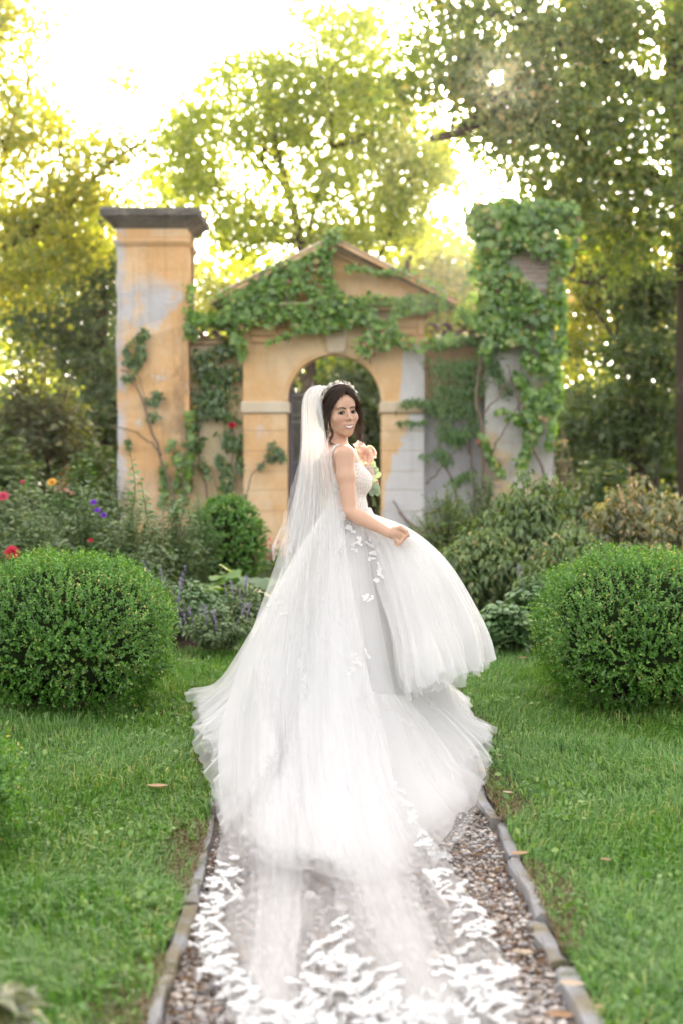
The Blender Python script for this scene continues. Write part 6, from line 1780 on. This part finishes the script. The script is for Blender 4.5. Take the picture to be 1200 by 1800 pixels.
# ------------------------------------------------------------------ veil, draped over the skirt and the path
def bvh_of(*gf):
    Vs, Fs, o = [], [], 0
    for V, F in gf:
        V = np.asarray(V).reshape(-1, 3); Vs.append(V); Fs.append(np.asarray(F) + o); o += len(V)
    Fl = []
    for x in Fs: Fl += x.tolist()
    return BVHTree.FromPolygons(np.concatenate(Vs).tolist(), Fl)
drape = bvh_of((VB, QB), (G2, F2), *fl)
CAMV = Vector((0, 0, CAMH))
def depth_hit(px, py):
    d = (Vector(at(px, py, 7.0)) - CAMV).normalized()
    h = drape.ray_cast(CAMV, d, 30)
    y = h[0].y if h[0] is not None else None
    if py > 1180:
        g = ground_at(px, py, 0.0)[1]
        y = g if y is None else min(y, g)
    return y
def veil_sheet(name, rows, ns, nt_, fallback, amp, seed, folds, parent, mat, off=0.05, hemwave=0.0, curl=0.12):
    """rows: (y, xl, xr) as seen; depth is taken from what the cloth rests on and then smoothed"""
    rng = np.random.default_rng(seed)
    Rw = catmull(np.array(rows, float), np.linspace(0, len(rows) - 1, nt_))
    s = np.linspace(0, 1, ns)
    wob = sum(a_*np.sin(2*math.pi*f_*s + rng.uniform(0, 6.28)) for f_, a_ in ((2, 0.018), (5, 0.008)))
    wob = wob*np.clip(np.minimum(s, 1-s)*6, 0, 1)
    PX = Rw[:,1:2] + (Rw[:,2:3] - Rw[:,1:2])*(s + wob)[None]
    PYp = np.repeat(Rw[:,0:1], ns, 1)
    tt = np.linspace(0, 1, nt_)[:,None]
    PYp = PYp + hemwave*tt**8*(np.sin(2*math.pi*5*s + 1) + np.sin(2*math.pi*11*s))[None]
    edge = np.clip((tt-0.5)*2, 0, 1)*(np.sin(tt*40 + 1)*6 + np.sin(tt*75)*3)
    PX = PX + edge*((s < 0.001)*1.0 - (s > 0.999)*1.0)[None]
    H_ = np.full((nt_, ns), np.nan)
    for i in range(nt_):
        for j in range(ns):
            y = depth_hit(PX[i, j], PYp[i, j])
            if y is not None: H_[i, j] = y
    fb_ = np.interp(Rw[:,0], [r[0] for r in fallback], [r[1] for r in fallback])[:,None] + YB0 + curl*(0.5 - s)[None]
    D = np.where(np.isnan(H_), fb_, np.minimum(H_ - off, np.maximum(fb_, H_ - 0.35)))
    lim = np.where(np.isnan(H_), 1e3, H_ - off*0.6)
    for _ in range(26):
        q = np.pad(D, 1, mode='edge')
        D = 0.4*D + 0.15*(q[:-2,1:-1] + q[2:,1:-1] + q[1:-1,:-2] + q[1:-1,2:])
        D = np.minimum(D, lim)
    G = np.array([[at(PX[i,j], PYp[i,j], D[i,j]) for j in range(ns)] for i in range(nt_)])
    N = unit(np.cross(np.gradient(G, axis=1), np.gradient(G, axis=0)))
    N[N[...,1] > 0] *= -1                    # towards the viewer's side and up
    Dp = np.zeros((nt_, ns))
    for fr, am in folds:
        ph = rng.uniform(0, 6.28); x = np.sin(2*math.pi*fr*(s + wob*1.5)[None] + ph + 0.8*np.sin(3*tt + ph))
        Dp += am*x
    Dp = Dp*amp(tt)
    G = G + N*(np.abs(Dp) + 0.35*Dp)[...,None]
    fz = np.where(G[...,1] < 6.2, -0.030, 0.02) + 0.004
    G[...,2] = np.maximum(G[...,2], fz)
    i, j = np.meshgrid(np.arange(nt_-1), np.arange(ns-1), indexing='ij')
    F = np.stack([i*ns+j, i*ns+j+1, (i+1)*ns+j+1, (i+1)*ns+j], -1).reshape(-1, 4)
    o = mesh_np(name, G.reshape(-1, 3), F, MAT[mat], parent, True)
    return o, G, F
VR = [(679,556,580),(686,543,570),(700,535,563),(728,533,567),(782,532,577),(838,525,591),(895,511,601),(980,488,610),(1080,453,625),(1160,424,641),(1230,402,656),(1300,386,672),(1380,384,698),(1450,392,738),(1510,384,778),(1570,362,826),(1640,344,862),(1700,370,886),(1760,404,900),(1815,425,915)]
FB_ = [(679, 0.0), (700, -0.06), (800, -0.06), (900, -0.10), (1000, -0.2), (1100, -0.4), (1200, -0.7), (1300, -1.0), (1820, -3.5)]
FV = [(4, 1.0), (7, 0.7), (12, 0.4)]
vamp = lambda t_: 0.003 + 0.007*np.sin(math.pi*np.clip(t_*1.1, 0, 1)) + 0.004*t_
veil, GV, FV_ = veil_sheet('veil', VR, 110, 190, FB_, vamp, 31, FV, person, 'veil', 0.05, 5)
veil['label'] = 'cathedral-length sheer veil edged with lace flowers trailing along the path'
def strip_rows(l): return [(y, a, c) for y, a, c in l]
# folds where the tulle doubles over itself
B1 = [(684,546,560),(728,537,556),(838,530,562),(980,500,556),(1160,462,545),(1300,462,540),(1450,455,528),(1570,452,526),(1700,434,514),(1800,405,504)]
B2 = [(684,556,570),(728,548,564),(838,556,582),(980,556,600),(1160,565,632),(1300,560,660),(1450,575,690),(1570,622,724),(1700,684,780),(1800,738,820)]
GS = []
for q, (BB, dx) in enumerate(((B1, 0), (B1, -16), (B1, 12), (B1, 26), (B2, 0), (B2, -18), (B2, 14), (B2, -34))):
    rg_ = np.random.default_rng(400 + q)
    if q not in (0, 4):
        m_ = 0.5*(BB[3][1] + BB[3][2]) + dx*0.5; BB = [(930 + 25*q, m_ - 1, m_ + 1)] + [r_ for r_ in BB if r_[0] >= 1160]
    rows = [(y, a_ + dx*min(1, (y-680)/500) + rg_.normal(0, 5), c_ + dx*0.7*min(1, (y-680)/500) + rg_.normal(0, 6)) for y, a_, c_ in BB]
    _, g_, f_ = veil_sheet('veil_fold', rows, 36, 90, FB_, vamp, 40 + q, [(2, 1.0), (4, 0.5)], veil, 'veil_fold', 0.06 + 0.008*q)
    GS.append((g_, f_))
s3, _, _ = veil_sheet('veil_fold', [(684,550,566),(760,535,570),(900,520,590),(1060,490,596),(1200,470,600),(1340,460,610),(1440,470,615),(1510,480,600)], 46, 100, FB_, vamp, 34, [(4, 1.0), (7, 0.8), (11, 0.5)], veil, 'veil_fold', 0.12)
s4, GS4, _ = veil_sheet('veil_tier', [(679,552,574),(688,541,566),(704,534,562),(740,531,568),(800,529,580),(860,514,594),(915,500,600),(955,484,602),(972,482,598)], 60, 70, FB_, lambda t_: 0.004 + 0.012*t_, 35, [(4, 1.0), (7, 0.8), (13, 0.5)], veil, 'veil_fold', 0.09, 8)

# lace flowers: small raised appliques
def lace_mesh(seed):
    """a spray of joined blossoms and leaves, as cut from corded lace"""
    rng = np.random.default_rng(seed)
    mb = MB()
    nb_ = rng.integers(4, 7); ctr = [np.zeros(2)]
    while len(ctr) < nb_:
        q = ctr[rng.integers(0, len(ctr))]; a = rng.uniform(0, 6.28); ctr.append(q + 0.62*np.array([math.cos(a), math.sin(a)]))
    for c2 in ctr:
        o = np.array([c2[0], c2[1], rng.uniform(0, 0.05)]); n = rng.integers(5, 7); sc_ = rng.uniform(0.34, 0.52); a0 = rng.uniform(0, 6)
        for k in range(n):
            a = a0 + 2*math.pi*k/n + rng.normal(0, 0.12); L_ = sc_*rng.uniform(0.8, 1.1); wd = 0.50*L_
            cx_, cy_ = math.cos(a), math.sin(a); pts = []
            for q in np.linspace(0, 2*math.pi, 9)[:-1]:
                x = L_*(0.52 + 0.48*math.cos(q)); y = wd*math.sin(q)
                pts.append(o + [cx_*x - cy_*y, cy_*x + cx_*y, 0.03 + 0.16*(x/L_)**2 + 0.04*math.sin(3*q + k)])
            V = np.array([o + [cx_*L_*0.5, cy_*L_*0.5, 0.07]] + pts)
            mb.add(V, np.array([[0, 1+i, 1+(i+1) % 8] for i in range(8)]))
    me = bpy.data.meshes.new('lace_flower')
    me.from_pydata(np.concatenate(mb.v).tolist(), [], np.concatenate(mb.f[3]).tolist()); me.materials.append(MAT['lace'])
    return me
LACE = [lace_mesh(200 + i) for i in range(9)]
veil_bvh = bvh_of((GV, FV_))
dress_bvh = bvh_of((G2, F2), (GA, FA), (VB, QB), *fl)
def lace_at(px, py, size, parent, bvh, rng, off=0.006, name='lace_flower'):
    p, n = onto(bvh, px, py, off)
    if p is None: return
    a = rng.uniform(0, 6.28); x = unit(np.cross(n, [0.3, 0.2, 1.0])); y = np.cross(n, x)
    xx_ = x*math.cos(a) + y*math.sin(a); yy_ = np.cross(n, xx_)
    o = place(LACE[rng.integers(0, len(LACE))], name, parent, p, xx_, yy_)
    o.scale = (size*0.92, size*0.92, size*0.8)
rng = np.random.default_rng(301)
def inlace(pts, r, n, parent, bvh, size, off=0.006):
    c = curve(np.array(pts, float), 60)
    done = []
    tries = 0
    while len(done) < n and tries < n*30:
        tries += 1
        q = c[rng.integers(0, 60)] + rng.normal(0, r*0.5, 2)
        if any((q[0]-d[0])**2 + ((q[1]-d[1])*1.9)**2 < 15**2 for d in done): continue
        done.append(q); lace_at(q[0], q[1], size*rng.uniform(0.75, 1.25), parent, bvh, rng, off)
inlace([(398,1530),(378,1580),(362,1625),(380,1690),(425,1750)], 26, 60, veil, veil_bvh, 0.034)
inlace([(415,1768),(500,1790),(600,1785),(700,1790),(800,1780),(890,1770)], 28, 90, veil, veil_bvh, 0.036)
inlace([(604,1615),(600,1650),(610,1690),(620,1740),(630,1780)], 18, 18, veil, veil_bvh, 0.032)
inlace([(560,1690),(600,1700),(650,1710),(690,1740)], 22, 24, veil, veil_bvh, 0.034)
inlace([(520,1740),(600,1745),(690,1765)], 20, 20, veil, veil_bvh, 0.034)
inlace([(690,1380),(722,1425),(752,1480),(775,1500)], 12, 18, veil, veil_bvh, 0.030)
inlace([(770,1545),(800,1575),(830,1600)], 15, 13, veil, veil_bvh, 0.032)
inlace([(800,1615),(840,1640),(865,1655)], 15, 13, veil, veil_bvh, 0.032)
inlace([(800,1710),(840,1730),(880,1720)], 26, 28, veil, veil_bvh, 0.036)
inlace([(540,1120),(535,1160),(545,1200),(530,1225)], 14, 8, veil, veil_bvh, 0.022)
inlace([(490,1045),(482,1060),(500,1075)], 10, 4, veil, veil_bvh, 0.020)
inlace([(640,1150),(628,1165),(612,1160)], 12, 5, veil, veil_bvh, 0.024)
inlace([(600,905),(608,930),(600,955)], 12, 8, dress_root, dress_bvh, 0.026)
inlace([(645,950),(655,970),(662,1000),(672,1020)], 13, 12, dress_root, dress_bvh, 0.026)
inlace([(645,1045),(640,1060)], 8, 2, dress_root, dress_bvh, 0.022)
inlace([(625,955),(617,966)], 8, 2, dress_root, dress_bvh, 0.022)
inlace([(637,832),(640,848),(634,872)], 7, 12, dress_root, dress_bvh, 0.013, 0.006)

# ------------------------------------------------------------------ bouquet held in front of her
bq = empty('bouquet', tuple(b(645, 850, 0.13)), 'bouquet of peach and blush roses with eucalyptus held against her chest', 'bouquet')
MAT['peach'] = petal_mat('peach_petal', (0.82, 0.58, 0.46), (0.86, 0.70, 0.58), 0.4)
MAT['blush'] = petal_mat('blush_petal', (0.84, 0.72, 0.66), (0.86, 0.80, 0.74), 0.4)
MAT['cream_petal'] = petal_mat('cream_petal', (0.80, 0.74, 0.55), (0.85, 0.80, 0.66), 0.4)
MAT['euca'] = leaf_mat('eucalyptus', [(0, (0.12,0.17,0.11)), (1, (0.20,0.25,0.17))], 0.35, (1.4,1.4,0.8), 0.06)
for i, (x, y, dy, r, m_) in enumerate(((641, 800, 0.08, 0.046, 'peach'), (650, 795, 0.14, 0.034, 'peach'), (646, 828, 0.08, 0.040, 'blush'), (632, 790, 0.14, 0.040, 'blush'), (640, 845, 0.10, 0.036, 'blush'), (630, 812, 0.16, 0.04, 'cream_petal'))):
    rose('rose', bq, b(x, y, dy), r, MAT[m_], 40+i, (0.6, -0.7, 0.4), (4, 5, 6, 7))
rng = np.random.default_rng(17)
for (x, y, dy) in ((632, 805, 0.05), (636, 812, 0.05), (628, 800, 0.06), (634, 818, 0.06), (640, 818, 0.07), (630, 811, 0.05)):
    rose('filler_flower', bq, b(x, y, dy), 0.012, MAT['cream_petal'], int(x+y), (0.3, -0.9, 0.3), (4, 5))
tpl_r = template([(0.03,0.0),(0.38,0.2),(0.44,0.5),(0.30,0.82),(0,1.0),(-0.30,0.82),(-0.44,0.5),(-0.38,0.2),(-0.03,0.0)], 0.03, 0.1)
le = bpy.data.meshes.new('leaf'); le.from_pydata(tpl_r[0].tolist(), [], tpl_r[1].tolist()); le.materials.append(MAT['euca'])
for (x, y, dx, dz, s_) in ((650, 845, 0.3, -1, 0.045), (655, 852, 0.9, -0.6, 0.040), (646, 850, -0.3, -1, 0.045), (652, 856, 0.1, -1, 0.048), (658, 858, 0.5, -1, 0.042), (655, 836, 1, 0.2, 0.042), (652, 830, 1, 0.5, 0.040), (649, 838, 0.8, -0.6, 0.040), (660, 862, 0.3, -1, 0.030), (648, 812, 0.9, -0.3, 0.035), (651, 818, 1, -0.7, 0.034), (640, 852, -0.2, -1, 0.04)):
    d = np.array([dx, -0.15, dz]); o = place(le, 'leaf', bq, b(x, y, 0.09), np.cross(d, [0.1, -1, 0.2]) + rng.normal(0, 0.2, 3), d); o.scale = (s_,)*3
for k in range(6):
    e = b(640 + rng.uniform(-6, 8), 815 + rng.uniform(-10, 12), 0.12); MB().tube(curve([e, b(648, 848, 0.14), b(655 + k, 890, 0.17)], 8), 0.0035, 5).build('stalk', MAT['stem_green'], bq)

# ------------------------------------------------------------------ thin scattering volume added for sun glow, standing in for lens glare
hz = MB().box((-60, -6, -1.2), (60, 75, 13.5)).build('glow_haze', None)
tag(hz, kind='stuff')
hm_ = bpy.data.materials.new('glow_haze'); hm_.use_nodes = True; hm_.node_tree.nodes.clear()
ho = hm_.node_tree.nodes.new('ShaderNodeOutputMaterial'); hv = hm_.node_tree.nodes.new('ShaderNodeVolumePrincipled')
hv.inputs['Color'].default_value = (1.0, 0.97, 0.92, 1); hv.inputs['Density'].default_value = 0.0005; hv.inputs['Anisotropy'].default_value = 0.9
hm_.node_tree.links.new(hv.outputs[0], ho.inputs['Volume'])
hz.data.materials.append(hm_)
